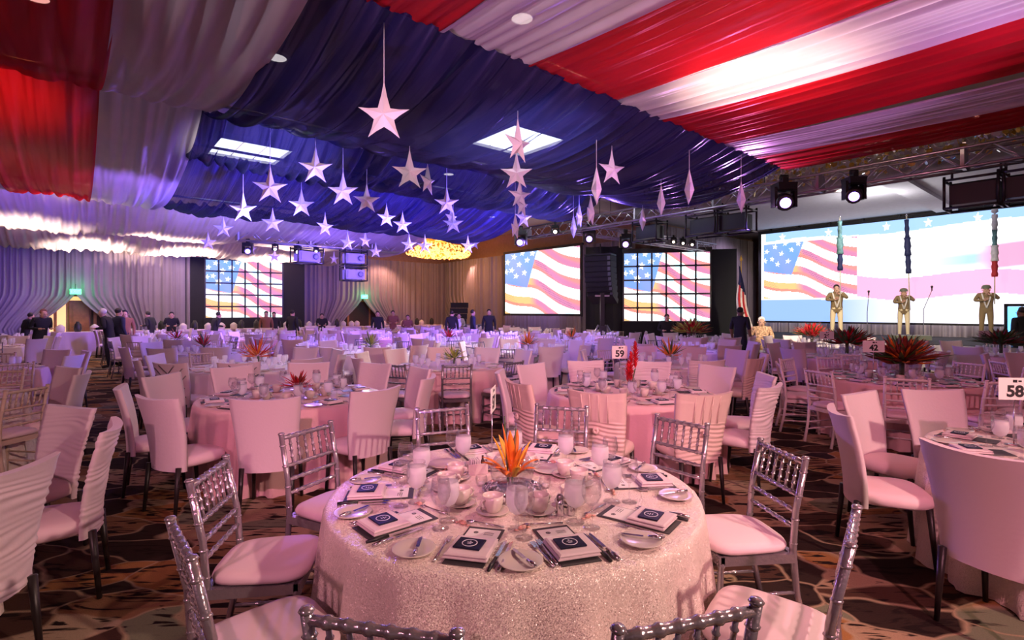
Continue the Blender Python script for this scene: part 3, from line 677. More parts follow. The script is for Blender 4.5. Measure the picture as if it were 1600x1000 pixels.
# line array
t = thing('line_array', 'hanging curved line array loudspeakers between the two flag screens', 'loudspeaker', at(938, 19.0, 0), R(-30))
for k in range(8):
    a = .0 + .028 * k * k * .35; z = 3.55 - k * .20
    mb = MB().box((0, 0, 0), (1.0, .62, .19)); mb.box((0, -.32, 0), (.92, .03, .15)); mb.xf(Matrix.Translation((0, .05 * k * k * .1, z)) @ Matrix.Rotation(-a, 4, 'X'))
    e = obj('speaker_box', mb, 'speaker_grille', t)
    h = MB().box((.44, -.345, 0), (.1, .02, .13)); h.xf(Matrix.Translation((0, .05 * k * k * .1, z)) @ Matrix.Rotation(-a, 4, 'X')); obj('side_plate', h, 'grey_case', e)
obj('bumper_frame', MB().box((0, 0, 3.69), (1.0, .6, .06)).tube([(0, 0, 3.7), (0, 0, 4.1)], .02, 6), 'black_plastic', t)
t = thing('lifting_tower', 'dark A-frame lifting tower standing under the line array', 'tower', at(941, 18.6))
for x, y in ((-.75, -.3), (.75, -.3), (.6, .5), (-.6, .5)): obj('leg', MB().tube([(x, y, .02), (x * .2, y * .2, 1.15)], .035, 8), 'truss_metal', t)
obj('mast', MB().box((0, 0, 1.5), (.14, .14, 1.6)), 'black_plastic', t); obj('winch', MB().box((0, -.12, 1.0), (.24, .16, .24)), 'black_plastic', t); obj('crossarm', MB().box((0, 0, 2.2), (.5, .1, .06)), 'truss_metal', t)
# far speaker stack
t = thing('speaker_stack', 'black three-tier loudspeaker stack on a grey case beside the corner drapes', 'loudspeaker', at(718, 25.6), R(8))
obj('case', MB().box((.3, 0, .5), (1.9, .8, 1.0)), 'grey_case', t)
for k in range(4): obj('speaker_box', MB().box((-.1 + .03 * k, 0, 1.12 + k * .27), (.85, .6, .25)).box((.1, -.32, 1.12 + k * .27), (.4, .03, .16)), 'speaker_grille', t)
# ------------------------------------------------------------------ chandeliers and house lights
def chandelier(label, c, rz, rx, ry, h, n, mats, seed, dome=True):
    r = random.Random(seed); t = thing('chandelier', label, 'chandelier', c, rz)
    obj('ceiling_plate', MB().lathe([(.9, .0), (.9, .05), (.02, .05)], 24, (0, 0, h), sx=rx, sy=ry), 'gold_glass', t)
    groups = [MB() for _ in mats]
    for i in range(n):
        ph = r.uniform(0, 2 * PI); q = math.sqrt(r.uniform(.25, 1)); top = h * math.sqrt(max(0, 1 - q * q)) if dome else h * .8
        x, y = rx * q * math.cos(ph), ry * q * math.sin(ph); z = r.uniform(-.05, max(.12, top * .9)); s = r.uniform(.04, .075)
        d = Vector((r.gauss(0, 1), r.gauss(0, 1), r.gauss(0, .5))).normalized(); ux = d.orthogonal().normalized(); uy = d.cross(ux)
        vs = [Vector((x, y, z)) + (ux * math.cos(a) + uy * math.sin(a)) * s for a in [k * PI / 3 for k in range(6)]]
        vs2 = [v + d * .012 for v in vs]
        g = groups[r.randrange(len(mats))]
        g.add(vs + vs2, [(5, 4, 3, 2, 1, 0), (6, 7, 8, 9, 10, 11)] + [(k, (k + 1) % 6, 6 + (k + 1) % 6, 6 + k) for k in range(6)], False)
    for g, m_ in zip(groups, mats): o = obj('glass_discs', g, m_, t); o['kind'] = 'stuff'
    rods = MB()
    for k in range(4): rods.tube([(rx * .5 * math.cos(k * PI / 2), ry * .5 * math.sin(k * PI / 2), h * .5), (rx * .5 * math.cos(k * PI / 2), ry * .5 * math.sin(k * PI / 2), 5.8 - c[2])], .012, 6)
    obj('suspension_rods', rods, 'gold_glass', t)
    return t
c = at(686, 27.2, 4.62); chandelier('glowing amber glass chandelier in the far corner of the room', c, RA + PI / 4, 2.25, 1.6, .6, 2600, ['lit_glass', 'lit_glass', 'gold_glass'], 3)
plamp('chandelier_lamp', c + Vector((0, 0, -.35)), 150, (1, .5, .2), .3)
c = AB(4.4, 13.2, 4.85); chandelier('long unlit chandelier of gold and clear glass discs above the long truss', c, PR, 5.2, 1.0, .5, 1900, ['gold_glass', 'clear_disc', 'clear_disc'], 5, False)
for k, (a, b) in enumerate(((8.9, 2.5), (5.5, 4.8), (2.6, 5.9), (1.2, 4.4), (14.2, 14.5), (9.2, -.4), (19.8, 2.4), (13.2, 8.6), (10.0, 8.8), (18, 14))):
    lab = ['shining through the middle navy swag', 'shining through the near navy swag', 'glowing through the white stripe', 'seen through the red stripe', 'above the crossing truss', 'behind the left red stripe',
           'behind the far white swag', 'behind the far navy swag', 'over the navy fabric centre', 'near the amber chandelier'][k]
    t = thing('ceiling_downlight', f'recessed ceiling downlight {lab}', 'ceiling light', AB(a, b, 5.78), RA, 'recessed ceiling lights')
    obj('trim_ring', MB().lathe([(.2, -.02), (.2, .03), (.15, .03), (.15, -.02), (.2, -.02)], 20, cap=False), 'plaster', t)
    obj('lamp_face', MB().lathe([(.15, -.012), (.15, .0), (.01, .0)], 20), 'lit_panel', t)

for a, b, lab in ((14.4, 3.4, 'seen through the middle navy swag near the white stripe'), (9.4, 8.1, 'seen through the near navy swag behind the centre stars')):
    t = thing('ceiling_light_coffer', f'square lit ceiling coffer {lab}', 'ceiling light', AB(a, b, 5.72), RA, 'lit ceiling coffers above the fabric')
    f = MB()
    for k in (-1, 1): f.box((k * .85, 0, .02), (.1, 1.8, .12)).box((0, k * .85, .02), (1.6, .1, .12))
    obj('coffer_frame', f, 'plaster', t)
    for k in range(3): obj('light_panel', MB().box(((k - 1) * .53, 0, .03), (.48, 1.55, .02)), 'lit_coffer', t)
# ------------------------------------------------------------------ hanging stars
STARS = [(600, 182, 77, 0), (640, 240, 53, 8), (493, 263, 50, 0), (422, 294, 50, 4), (536, 300, 46, -5), (573, 314, 40, 5), (471, 321, 38, 0), (380, 328, 40, -6), (426, 346, 32, 6), (604, 336, 30, 25), (668, 284, 42, 62),
         (698, 318, 38, 0), (705, 333, 30, 55), (708, 350, 32, 0), (508, 347, 30, 45), (629, 351, 29, 8), (639, 366, 24, 12), (543, 366, 26, 35), (664, 380, 24, 0), (587, 386, 20, 5), (605, 392, 16, 0), (731, 368, 24, 30),
         (741, 381, 19, 0), (325, 373, 24, 0), (349, 354, 28, 15), (429, 385, 20, 0), (494, 386, 19, 30), (522, 391, 18, 50), (463, 366, 20, 20), (392, 373, 18, 10), (571, 376, 22, 40),
         (809, 226, 58, 48), (807, 272, 50, 0), (812, 300, 40, 28), (815, 322, 36, 55), (818, 341, 32, 35), (805, 357, 34, 68), (956, 258, 48, 30), (932, 296, 50, 84), (923, 321, 38, 70), (1077, 297, 46, 86), (1033, 318, 40, 82),
         (1158, 313, 42, 75), (1004, 343, 32, 84), (905, 340, 32, 72), (896, 358, 31, 86)]
def star_mesh():
    mb = MB(); vs = [(0, -.075, 0), (0, .075, 0)]
    for k in range(10):
        a = PI / 2 + k * PI / 5
        r = .25 if k % 2 == 0 else .098
        if k == 0: r = .34
        vs.append((r * math.cos(a), 0, r * math.sin(a)))
    # midpoints pull the edges inwards for the curved tapering points
    fs = []
    for k in range(10):
        i, j = 2 + k, 2 + (k + 1) % 10
        p, q = Vector(vs[i]), Vector(vs[j]); mid = (p + q) / 2 * .93; vs.append(tuple(mid)); mI = len(vs) - 1
        fs += [(0, i, mI), (0, mI, j), (1, mI, i), (1, j, mI)]
    mb.add(vs, fs, False); return mb.mesh('star_body', 'star_paper')
from mathutils.bvhtree import BVHTree
SWT = BVHTree.FromPolygons(SW_V, SW_F)
SM = star_mesh(); order = sorted(range(len(STARS)), key=lambda i: STARS[i][0]); rank = {i: k for k, i in enumerate(order)}
STR = MB().tube([(0, 0, .3), (0, 0, .62)], .004, 5).mesh('string', 'white_card')
for i, (px, py, wd, yaw) in enumerate(STARS):
    Y = F * .45 / wd; p = pt(px, py, Y)
    sz = 'largest' if i == 0 else ('big' if wd > 45 else ('medium' if wd > 28 else 'small'))
    turn = ' turned edge-on' if yaw > 65 else (' seen at an angle' if yaw > 24 else '')
    t = thing('hanging_star', f'{sz} white paper star{turn}, {ORD[rank[i]]} from left among the hanging stars', 'star', p, R(yaw) + math.atan2(-p.x, p.y) * .5, 'white paper stars hanging under the navy fabric')
    sb_ = link('star_body', SM, t); sb_.scale = (.97, .97, .97); st = link('string', STR, t); hit = SWT.ray_cast(Vector((p.x, p.y, p.z - .2)), Vector((0, 0, 1)), 4)[0]; topz = (hit.z if hit else 5.8) + .004
    if topz - p.z < .36: p.z = topz - .36; t.location = p
    st.scale = (1, 1, max(.05, (topz - p.z - .28) / .32)); st.location = (0, 0, .28 - .3 * st.scale[2])

# ------------------------------------------------------------------ chairs
def legs_rect(hx, y0, y1, z, r0, r1, splay=.03, n=8):
    out = []
    for x in (-hx, hx):
        for y, s in ((y0, -1), (y1, 1)):
            out.append(MB().tube([(x + (splay if x > 0 else -splay) * .3, y + s * splay, 0), (x, y, z)], [r1, r0], n))
    return out
def cushion(w, d, h, z, y0, n=24, k=4.0):
    prof = [(.86, 0), (.98, h * .18), (1.0, h * .45), (.96, h * .75), (.82, h * .94), (.4, h * 1.03), (.01, h * 1.05)]; mb = MB(); rows = []
    for q, zz in prof:
        row = []
        for j in range(n):
            a = 2 * PI * j / n; c_, s_ = math.cos(a), math.sin(a)
            x = math.copysign(abs(c_) ** (2 / k), c_); y = math.copysign(abs(s_) ** (2 / k), s_)
            row.append((x * w / 2 * q * (1 + .06 * (y)), y0 + d / 2 + y * d / 2 * q, z + zz))
        rows.append(row)
    mb.grid(rows, closed=True); nn = len(mb.v); mb.f.append(tuple(range(n))[::-1]); mb.s.append(False); mb.m.append(0)
    return mb
def post_pts(x):
    return [(x, -.075, 0), (x, -.02, .25), (x, 0, .46), (x, -.015, .66), (x, -.07, .925)]
def beaded(p, q, r, nodes, rb, n=8):
    p, q = Vector(p), Vector(q); pts, rad = [], []
    ts = sorted(set([0, 1] + [t for c in nodes for t in (c - .035, c - .012, c + .012, c + .035)]))
    for t in ts:
        if t < 0 or t > 1: continue
        pts.append(p.lerp(q, t)); rad.append(rb if any(abs(t - c) < .02 for c in nodes) else r)
    return MB().tube(pts, rad, n)
def back_at(z):     # y of the raked back at height z
    pts = post_pts(0)
    for (a, b) in zip(pts, pts[1:]):
        if a[2] <= z <= b[2]: return a[1] + (b[1] - a[1]) * (z - a[2]) / (b[2] - a[2])
    return pts[-1][1]
def chiavari(frame, cush, low=False):
    hx = .198
    if low:
        mb = MB()
        for x in (-hx, hx):
            mb.tube(post_pts(x), .013, 5).tube([(x, .40, 0), (x, .38, .44)], .013, 5)
        for z in (.905, .74, .66, .58): mb.tube([(-hx, back_at(z), z), (hx, back_at(z), z)], .010, 4)
        for k in range(6):
            x = -hx + (k + 1) * 2 * hx / 7; mb.tube([(x, back_at(.9), .9), (x, back_at(.745), .745)], .007, 4)
        mb.box((0, .19, .43), (.41, .41, .04))
        for z in (.16, .24):
            mb.tube([(-hx, -.03, z), (-hx, .39, z)], .008, 4).tube([(hx, -.03, z), (hx, .39, z)], .008, 4).tube([(-hx, .39, z), (hx, .39, z)], .008, 4)
        c_ = cushion(.42, .42, .055, .45, -.01, 12); mb.add(c_.v, c_.f, True, 1)
        o = link('ballroom_chair', mb.mesh('ballroom_chair', [frame, cush])); return tag(o, 'x', 'chair')
    t = thing('ballroom_chair', 'x', 'chair')
    for x in (-hx, hx):
        mb = MB().tube(post_pts(x), [.017, .017, .018, .016, .016], 10)
        for z in (.5, .62, .74, .86, .93): mb.ball((x, back_at(z), z), (.021, .021, .011), 10, 4)
        obj('back_post', mb, frame, t)
        obj('front_leg', beaded((x, .40, 0), (x, .38, .44), .016, (.35, .6, .93), .021, 10), frame, t)
    for z, r, nm_ in ((.905, .014, 'top_rail'), (.74, .011, 'back_rail'), (.66, .011, 'back_rail'), (.58, .011, 'back_rail')):
        obj(nm_, beaded((-hx, back_at(z), z), (hx, back_at(z), z), r, [(k + 1) / 7 for k in range(6)], r * 1.3), frame, t)
    for k in range(6):
        x = -hx + (k + 1) * 2 * hx / 7; obj('spindle', beaded((x, back_at(.9), .9), (x, back_at(.745), .745), .0075, (.25, .5, .75), .0115), frame, t)
    sf = MB().box((0, -.0, .43), (.40, .03, .045)).box((0, .385, .43), (.43, .03, .045)).box((-.2, .19, .43), (.03, .40, .045)).box((.2, .19, .43), (.03, .40, .045)).box((0, .19, .437), (.40, .38, .02))
    obj('seat_frame', sf, frame, t)
    for z in (.16, .25):
        for x in (-hx, hx): obj('stretcher', beaded((x, -.035, z), (x, .39, z), .009, (.3, .7), .012), frame, t)
        obj('stretcher', beaded((-hx, .39, z), (hx, .39, z), .009, (.3, .7), .012), frame, t)
    obj('seat_cushion', cushion(.44, .44, .06, .452, -.015, 28), cush, t)
    return t
def back_panel(mode, nx=12, nz=26, seed=0):
    r = random.Random(seed); z0, z1 = .36, .96; mb = MB(); F_, B_ = [], []
    for i in range(nz + 1):
        v = i / nz; z = z0 + (z1 - z0) * v; wd = .215 + .055 * v; rake = -.02 - .10 * v * v; fr, bk = [], []
        for j in range(nx + 1):
            u = j / nx * 2 - 1; cv = .045 * (u * u)               # wraps forward at the sides
            zz = z + (.018 * u * u if v > .9 else 0); d = 0
            if mode == 'ruched':
                d = .0060 * (.55 + .45 * math.sin(u * 2.3 + v * 17)) * math.sin(v * 100 + 2.6 * math.sin(u * 2.4 + v * 6) + 2.2 * math.sin(v * 21 + u)) * (1 if v < .93 else .3)
            elif mode == 'gathered':
                d = (  .005 * math.sin(v * 96 + 5 * abs(u) + math.sin(u * 4)) if v < .58 else .005 * math.cos(u * 14)) - .010 * math.exp(-((v - .45) ** 2) / .004) * (1 - abs(u))
            e = .026 * (1 - .5 * abs(u) ** 6)
            fr.append((u * wd, rake + cv + e + d * .6, zz)); bk.append((u * wd, rake + cv - e - d, zz))
        F_.append(fr + bk[::-1])
    mb.grid(F_, closed=True); n = 2 * (nx + 1); k = len(F_)
    mb.add([F_[0][j] for j in range(n)], [(j, j + 1, n - 2 - j, n - 1 - j) for j in range(nx)], False)
    mb.add([F_[-1][j] for j in range(n)], [(n - 1 - j, n - 2 - j, j + 1, j) for j in range(nx)], False)
    return mb
def covered(mode, cloth, leg='dark_leg', low=False):
    nx, nz = (8, 8) if low else (16, 108 if mode in ('ruched', 'gathered') else 20)
    if low and mode in ('ruched', 'gathered'): nz = 16
    bp = back_panel(mode, nx, nz); seat = cushion(.47, .48, .10, .38, -.04, 12 if low else 28, 3.2); lg = legs_rect(.19, -.02, .38, .40, .021, .013, .035, 5 if low else 8)
    if low:
        mb = MB(); mb.add(bp.v, bp.f, True, 0); mb.add(seat.v, seat.f, True, 0)
        for l in lg: mb.add(l.v, l.f, True, 1)
        o = link('covered_chair', mb.mesh('covered_chair', [cloth, leg])); return tag(o, 'x', 'chair')
    t = thing('covered_chair', 'x', 'chair')
    b = obj('back_cover', bp, cloth, t); obj('seat_cover', seat, 'pink_cushion' if cloth != 'ivory_cloth' else cloth, t)
    for l in lg: obj('leg', l, leg, t)
    if mode == 'gathered':
        g = MB()
        for k in range(10):
            a = k / 10 * PI; g.ball((.018 * math.cos(a * 2), -.085 - .004, .63 + .018 * math.sin(a * 2)), (.014, .012, .014), 8, 4)
        obj('fabric_rosette', g, cloth, b)
        for x in (-.12, -.04, .04, .12): obj('rear_seam', MB().tube([(x * .93, -.1 + x * x * .8, .71), (x, -.146 + x * x * .8, .95)], .004, 6), cloth, b)
    if mode == 'cross':
        for (x0, z0, x1, z1) in ((-.22, .9, .2, .5), (.22, .9, -.2, .5), (-.24, .8, .12, .42), (.24, .8, -.12, .42), (-.12, .94, .2, .62), (.12, .94, -.2, .62)):
            n = 7; pts = []
            for i in range(n):
                q = i / (n - 1); x = x0 + (x1 - x0) * q; z = z0 + (z1 - z0) * q; v = (z - .36) / .6; wd = .215 + .055 * v
                pts.append((x, -.02 - .10 * v * v + .045 * (x / wd) ** 2 - .03, z))
            obj('cross_strap', MB().tube(pts, .008, 6), 'pewter', b)
    return t
CH = {
    'acrylic': (Proto(chiavari('acrylic', 'pink_cushion')), 'clear silver chiavari chair'),
    'pewter': (Proto(chiavari('pewter', 'pink_cushion')), 'dark silver chiavari chair'),
    'white': (Proto(chiavari('white_paint', 'pink_cushion')), 'pinkish white chiavari chair'),
    'tan': (Proto(chiavari('tan_paint', 'pink_cushion')), 'tan wooden chiavari chair'),
    'smooth': (Proto(covered('smooth', 'white_cloth')), 'smooth white-covered chair'),
    'ruched': (Proto(covered('ruched', 'white_cloth')), 'ruched white-covered chair'),
    'gathered': (Proto(covered('gathered', 'ivory_cloth')), 'gathered ivory-covered chair'),
    'cross': (Proto(covered('cross', 'white_cloth')), 'white-covered chair with crossed straps'),
}
CHL = {
    'acrylic': (Proto(chiavari('acrylic', 'pink_cushion', True)), 'silver chiavari chair'), 'pewter': (Proto(chiavari('pewter', 'pink_cushion', True)), 'dark silver chiavari chair'),
    'white': (Proto(chiavari('white_paint', 'pink_cushion', True)), 'white chiavari chair'), 'tan': (Proto(chiavari('tan_paint', 'pink_cushion', True)), 'tan chiavari chair'),
    'smooth': (Proto(covered('smooth', 'white_cloth', low=True)), 'smooth white-covered chair'), 'ruched': (Proto(covered('ruched', 'white_cloth', low=True)), 'ruched white-covered chair'),
    'gathered': (Proto(covered('gathered', 'ivory_cloth', low=True)), 'gathered ivory-covered chair'), 'cross': (Proto(covered('smooth', 'ivory_cloth', low=True)), 'smooth ivory-covered chair'),
}
# ------------------------------------------------------------------ tables
TZ = .76; TR = .915
def cloth_mesh(m, seed, folds=22, detail=True):
    r = random.Random(seed); n = 144 if detail else 48; rows = []
    ph = [r.uniform(0, 6.28) for _ in range(4)]
    def rad(a, t):
        return TR + .012 + t ** .8 * (.05 + .046 * math.sin(folds * a + ph[0] + .5 * math.sin(3 * a + ph[1])) + .018 * math.sin((folds * 2 + 3) * a + ph[2]) + .02 * math.sin(5 * a + ph[3]))
    for q in (.001, .5, .9, .985): rows.append([(q * TR * math.cos(2 * PI * j / n), q * TR * math.sin(2 * PI * j / n), TZ) for j in range(n)])
    rows.append([((TR + .004) * math.cos(2 * PI * j / n), (TR + .004) * math.sin(2 * PI * j / n), TZ - .004) for j in range(n)])
    for t in ((.03, .1, .25, .45, .7, 1.0) if detail else (.03, .4, 1.0)):
        rows.append([(rad(2 * PI * j / n, t) * math.cos(2 * PI * j / n), rad(2 * PI * j / n, t) * math.sin(2 * PI * j / n), (TZ - .012) * (1 - t) + .006) for j in range(n)])
    mb = MB(); mb.grid(rows, closed=True); return mb.mesh('tablecloth', m)
def near_lattice(i, j):
    return (-2.35 * i + 1.35 * j, 2.69 + 2.75 * i + 3.1 * j)
TABLES = []   # x, y, cloth, description, row j
def T(x, y, cloth, desc, kinds, off=0, n=10, r=1.40, near=True, skip=()):
    TABLES.append(dict(x=x, y=y, cloth=cloth, desc=desc, kinds=kinds, off=off, n=n, r=r, near=near, skip=skip, ang=None))
T(0.01, 2.69, 'sequin_cloth', 'the front table', ['acrylic']); TABLES[-1]['ang'] = [257, 287, 324, 6, 38, 75, 112, 154, 188, 221]
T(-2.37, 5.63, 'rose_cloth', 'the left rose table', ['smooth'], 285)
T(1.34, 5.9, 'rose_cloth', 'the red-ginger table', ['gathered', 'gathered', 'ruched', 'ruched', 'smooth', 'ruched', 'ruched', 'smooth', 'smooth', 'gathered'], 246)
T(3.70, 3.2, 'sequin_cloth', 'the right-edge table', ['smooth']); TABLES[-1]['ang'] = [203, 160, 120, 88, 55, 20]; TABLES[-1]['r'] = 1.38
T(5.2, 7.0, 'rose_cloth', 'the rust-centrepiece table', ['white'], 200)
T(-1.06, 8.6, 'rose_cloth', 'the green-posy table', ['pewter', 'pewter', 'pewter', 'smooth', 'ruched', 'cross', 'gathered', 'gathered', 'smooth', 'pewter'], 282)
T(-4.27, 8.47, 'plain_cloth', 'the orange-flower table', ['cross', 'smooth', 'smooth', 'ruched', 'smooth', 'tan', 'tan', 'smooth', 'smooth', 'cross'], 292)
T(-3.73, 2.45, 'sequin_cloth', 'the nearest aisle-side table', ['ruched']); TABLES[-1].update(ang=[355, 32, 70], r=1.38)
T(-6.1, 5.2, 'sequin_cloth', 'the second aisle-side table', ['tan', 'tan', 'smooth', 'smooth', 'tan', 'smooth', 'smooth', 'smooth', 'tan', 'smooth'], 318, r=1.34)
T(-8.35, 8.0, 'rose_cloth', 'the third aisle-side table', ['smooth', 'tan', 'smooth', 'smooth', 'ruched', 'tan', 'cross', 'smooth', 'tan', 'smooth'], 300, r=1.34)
POOL = ['smooth', 'smooth', 'ruched', 'gathered', 'acrylic', 'tan', 'smooth', 'cross', 'pewter', 'ruched']
ROWN = {-1: 'left row', 0: 'first row', 1: 'second row', 2: 'third row', 3: 'fourth row', 4: 'fifth row'}
far = []
for j in range(-1, 5):
    for i in range(-1, 8):
        if (i, j) in ((0, 0), (1, 0), (0, 1), (-1, 1), (1, 1), (2, 0), (1, -1), (2, -1), (3, -1)): continue
        x, y = near_lattice(i, j)
        if i == -1: continue
        if j == -1: x -= .27; y -= .22
        sh_ = .5 if j == 0 else (.3 if j > 0 and i >= 2 else 0)
        x += .766 * sh_; y += .643 * sh_
        a = -SA * x + CA * y; b = CA * x + SA * y
        if a > 24.2 or b > 15.6 or y < 4 or abs(x / y) > 1.02 or (j == -1 and i < 4): continue
        far.append((x, y, j, i, ROWN[j]))
for (x, y, d) in ((6.6, 10.2, 'the table below the leftmost soldier'), (8.0, 13.3, 'the flower table nearest the stage'), (10.3, 10.7, 'the far right table by the stage'), (8.6, 7.3, 'the side table beyond the rust-centrepiece table')):
    T(x, y, 'rose_cloth' if y < 12 else 'plain_cloth', d, ['smooth', 'white', 'smooth', 'smooth', 'white'], 20, near=False)
far.sort(key=lambda q: q[1])
cnt = {}
for (x, y, j, i, rn) in sorted(far, key=lambda q: (q[2], q[1])):
    cnt[j] = cnt.get(j, 0) + 1
    r = random.Random(i * 31 + j); ks = [r.choice(POOL) for _ in range(10)]
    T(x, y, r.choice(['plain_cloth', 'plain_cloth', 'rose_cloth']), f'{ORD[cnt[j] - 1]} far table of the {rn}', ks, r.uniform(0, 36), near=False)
CL = {}
for k, t in enumerate(TABLES):
    key = (t['cloth'], t['near'], k % 3)
    if key not in CL: CL[key] = cloth_mesh(t['cloth'], 5 + k, 20 + (k % 3) * 2, t['near'])
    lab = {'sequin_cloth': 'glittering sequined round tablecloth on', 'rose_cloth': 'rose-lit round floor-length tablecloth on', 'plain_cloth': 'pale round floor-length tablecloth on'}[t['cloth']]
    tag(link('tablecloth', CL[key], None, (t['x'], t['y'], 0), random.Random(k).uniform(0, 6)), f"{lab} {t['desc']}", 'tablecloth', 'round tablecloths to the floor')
chairs = []
for t in TABLES:
    angs = t['ang'] or [t['off'] + 36 * k for k in range(t['n'])]
    for k, a in enumerate(angs):
        ar = R(a); x, y = t['x'] + t['r'] * math.cos(ar), t['y'] + t['r'] * math.sin(ar)
        if y < .9 or abs(x / y) > 1.22: continue
        if abs(x / y) > 1.03 and y > 3.2: continue
        chairs.append((y, x, ar, t['kinds'][k % len(t['kinds'])], k, t))
chairs.sort(key=lambda q: q[0])
far_chair = MB(); nind = 0
for (y, x, ar, kd, k, t) in chairs:
    jit = random.uniform(-.08, .08) if not t['ang'] else 0; rz = ar + PI / 2 + jit
    near = y < 9.3
    if nind < 298:
        P_, lab = (CH if near else CHL)[kd]
        P_.put((x, y, 0), rz, f"{lab}, {ORD[k]} counter-clockwise at {t['desc']}", 'banquet chairs around the round tables'); nind += 1
    else:
        me = CHL[kd][0].o.data; mi = {'smooth': 0, 'ruched': 0}.get(kd, 0); Mx = Matrix.Translation((x, y, 0)) @ Matrix.Rotation(rz, 4, 'Z')
        far_chair.add([Mx @ v.co for v in me.vertices], [tuple(p.vertices) for p in me.polygons], True, 0)
if far_chair.v:
    o = obj('distant_chairs', far_chair, 'white_cloth'); tag(o, 'mass of the most distant banquet chairs near the far walls', 'chairs', None, 'stuff')
for d in (CH, CHL):
    for P_, _ in d.values():
        if not P_.used:
            for c_ in list(P_.o.children_recursive): bpy.data.objects.remove(c_)
            bpy.data.objects.remove(P_.o)

# ------------------------------------------------------------------ tableware prototypes
def single(name, mb, mats, cat): return Proto(tag(obj(name, mb, mats), 'x', cat))
def plate_mb(r=.083): return MB().lathe([(r * .55, 0), (r * .6, .004), (r * .98, .014), (r, .017), (r * .97, .018), (r * .62, .008), (.002, .007)], 28)
plateP = single('bread_plate', plate_mb(), 'china', 'plate')
bigplateP = single('dessert_plate', plate_mb(.1), 'china', 'plate')
saucerP = single('saucer', MB().lathe([(.04, 0), (.045, .004), (.074, .016), (.076, .018), (.07, .017), (.042, .008), (.002, .007)], 24), 'china', 'saucer')
def cup():
    t = thing('coffee_cup', 'x', 'cup')
    obj('bowl', MB().lathe([(.022, 0), (.026, .004), (.036, .016), (.041, .04), (.043, .068), (.041, .068), (.039, .04), (.032, .014), (.002, .010)], 24), 'china', t)
    obj('handle', MB().tube([(.040, 0, .055), (.056, 0, .056), (.064, 0, .044), (.060, 0, .028), (.040, 0, .02)], .0055, 8), 'china', t)
    return Proto(t)
cupP = cup()
for _c in kids(cupP.o): _c.data.transform(Matrix.Scale(1.13, 4))
def goblet(low=False):
    n = 10 if low else 20
    if low:
        mb = MB().lathe([(.033, 0), (.03, .005), (.006, .012), (.006, .05), (.03, .07), (.04, .11), (.037, .17), (.034, .17)], n)
        return Proto(tag(obj('water_goblet', mb, 'iced_glass'), 'x', 'glass'))
    t = thing('water_goblet', 'x', 'glass')
    obj('foot', MB().lathe([(.036, 0), (.035, .004), (.01, .009), (.006, .016), (.005, .05), (.012, .058)], n), 'clear_glass', t)
    obj('bowl', MB().lathe([(.010, .058), (.028, .070), (.040, .098), (.041, .125), (.0385, .152), (.002, .150)], n), 'iced_glass', t)
    obj('rim', MB().lathe([(.0385, .152), (.037, .172), (.0362, .172), (.0377, .152)], n, cap=False), 'clear_glass', t)
    return Proto(t)
gobP = goblet(); gobL = goblet(True)
for _c in kids(gobP.o): _c.data.transform(Matrix.Scale(1.14, 4))
def wine():
    t = thing('wine_glass', 'x', 'glass')
    obj('stem', MB().lathe([(.036, 0), (.035, .003), (.008, .008), (.0045, .02), (.004, .085), (.010, .095)], 18), 'clear_glass', t)
    obj('bowl', MB().lathe([(.008, .093), (.026, .105), (.041, .135), (.043, .16), (.036, .21), (.035, .21), (.042, .16), (.040, .136), (.025, .108), (.002, .099)], 20), 'clear_glass', t)
    return Proto(t)
winP = wine()
def knife_thing(name, handle, L_, cat='knife'):
    t = thing(name, 'x', cat)
    obj('handle', MB().tube([(0, -L_ / 2, .006), (0, -L_ * .35, .007), (0, -.02, .006)], [.006, .009, .006], 8), handle, t)
    b = MB(); b.box((0, .0 + L_ * .24, .005), (.014, L_ * .52, .003)); b.add([(-.007, L_ * .5, .0035), (.007, L_ * .5, .0035), (.004, L_ * .58, .0035), (-.007, L_ * .5, .0065), (.007, L_ * .5, .0065), (.004, L_ * .58, .0065)], [(0, 1, 2), (5, 4, 3), (0, 2, 5, 3), (1, 4, 5, 2)], False)
    obj('blade', b, 'steel', t); return Proto(t)
steakP = knife_thing('steak_knife', 'black_plastic', .23); tableP = knife_thing('table_knife', 'steel', .22); butterP = knife_thing('butter_knife', 'steel', .15)
def fork():
    t = thing('fork', 'x', 'fork')
    obj('handle', MB().tube([(0, -.1, .005), (0, -.05, .006), (0, .045, .009), (0, .06, .007)], [.006, .005, .003, .005], 6), 'steel', t)
    mb = MB().box((0, .067, .006), (.02, .018, .003))
    for x in (-.0085, -.003, .003, .0085): mb.box((x, .09, .007), (.003, .034, .003))
    obj('tines', mb, 'steel', t); return Proto(t)
forkP = fork()
def spoon():
    t = thing('dessert_spoon', 'x', 'spoon')
    obj('handle', MB().tube([(0, -.09, .005), (0, 0, .006), (0, .05, .008)], [.005, .0035, .003], 6), 'steel', t)
    obj('bowl', MB().ball((0, .068, .006), (.013, .021, .005), 10, 5), 'steel', t); return Proto(t)
spoonP = spoon()
candyP = single('wrapped_candy', MB().ball((0, 0, .009), (.022, .011, .009), 8, 5).lathe([(.012, 0), (.002, .001)], 6, (.03, 0, .004)).lathe([(.012, 0), (.002, .001)], 6, (-.03, 0, .004)), 'candy', 'candy')
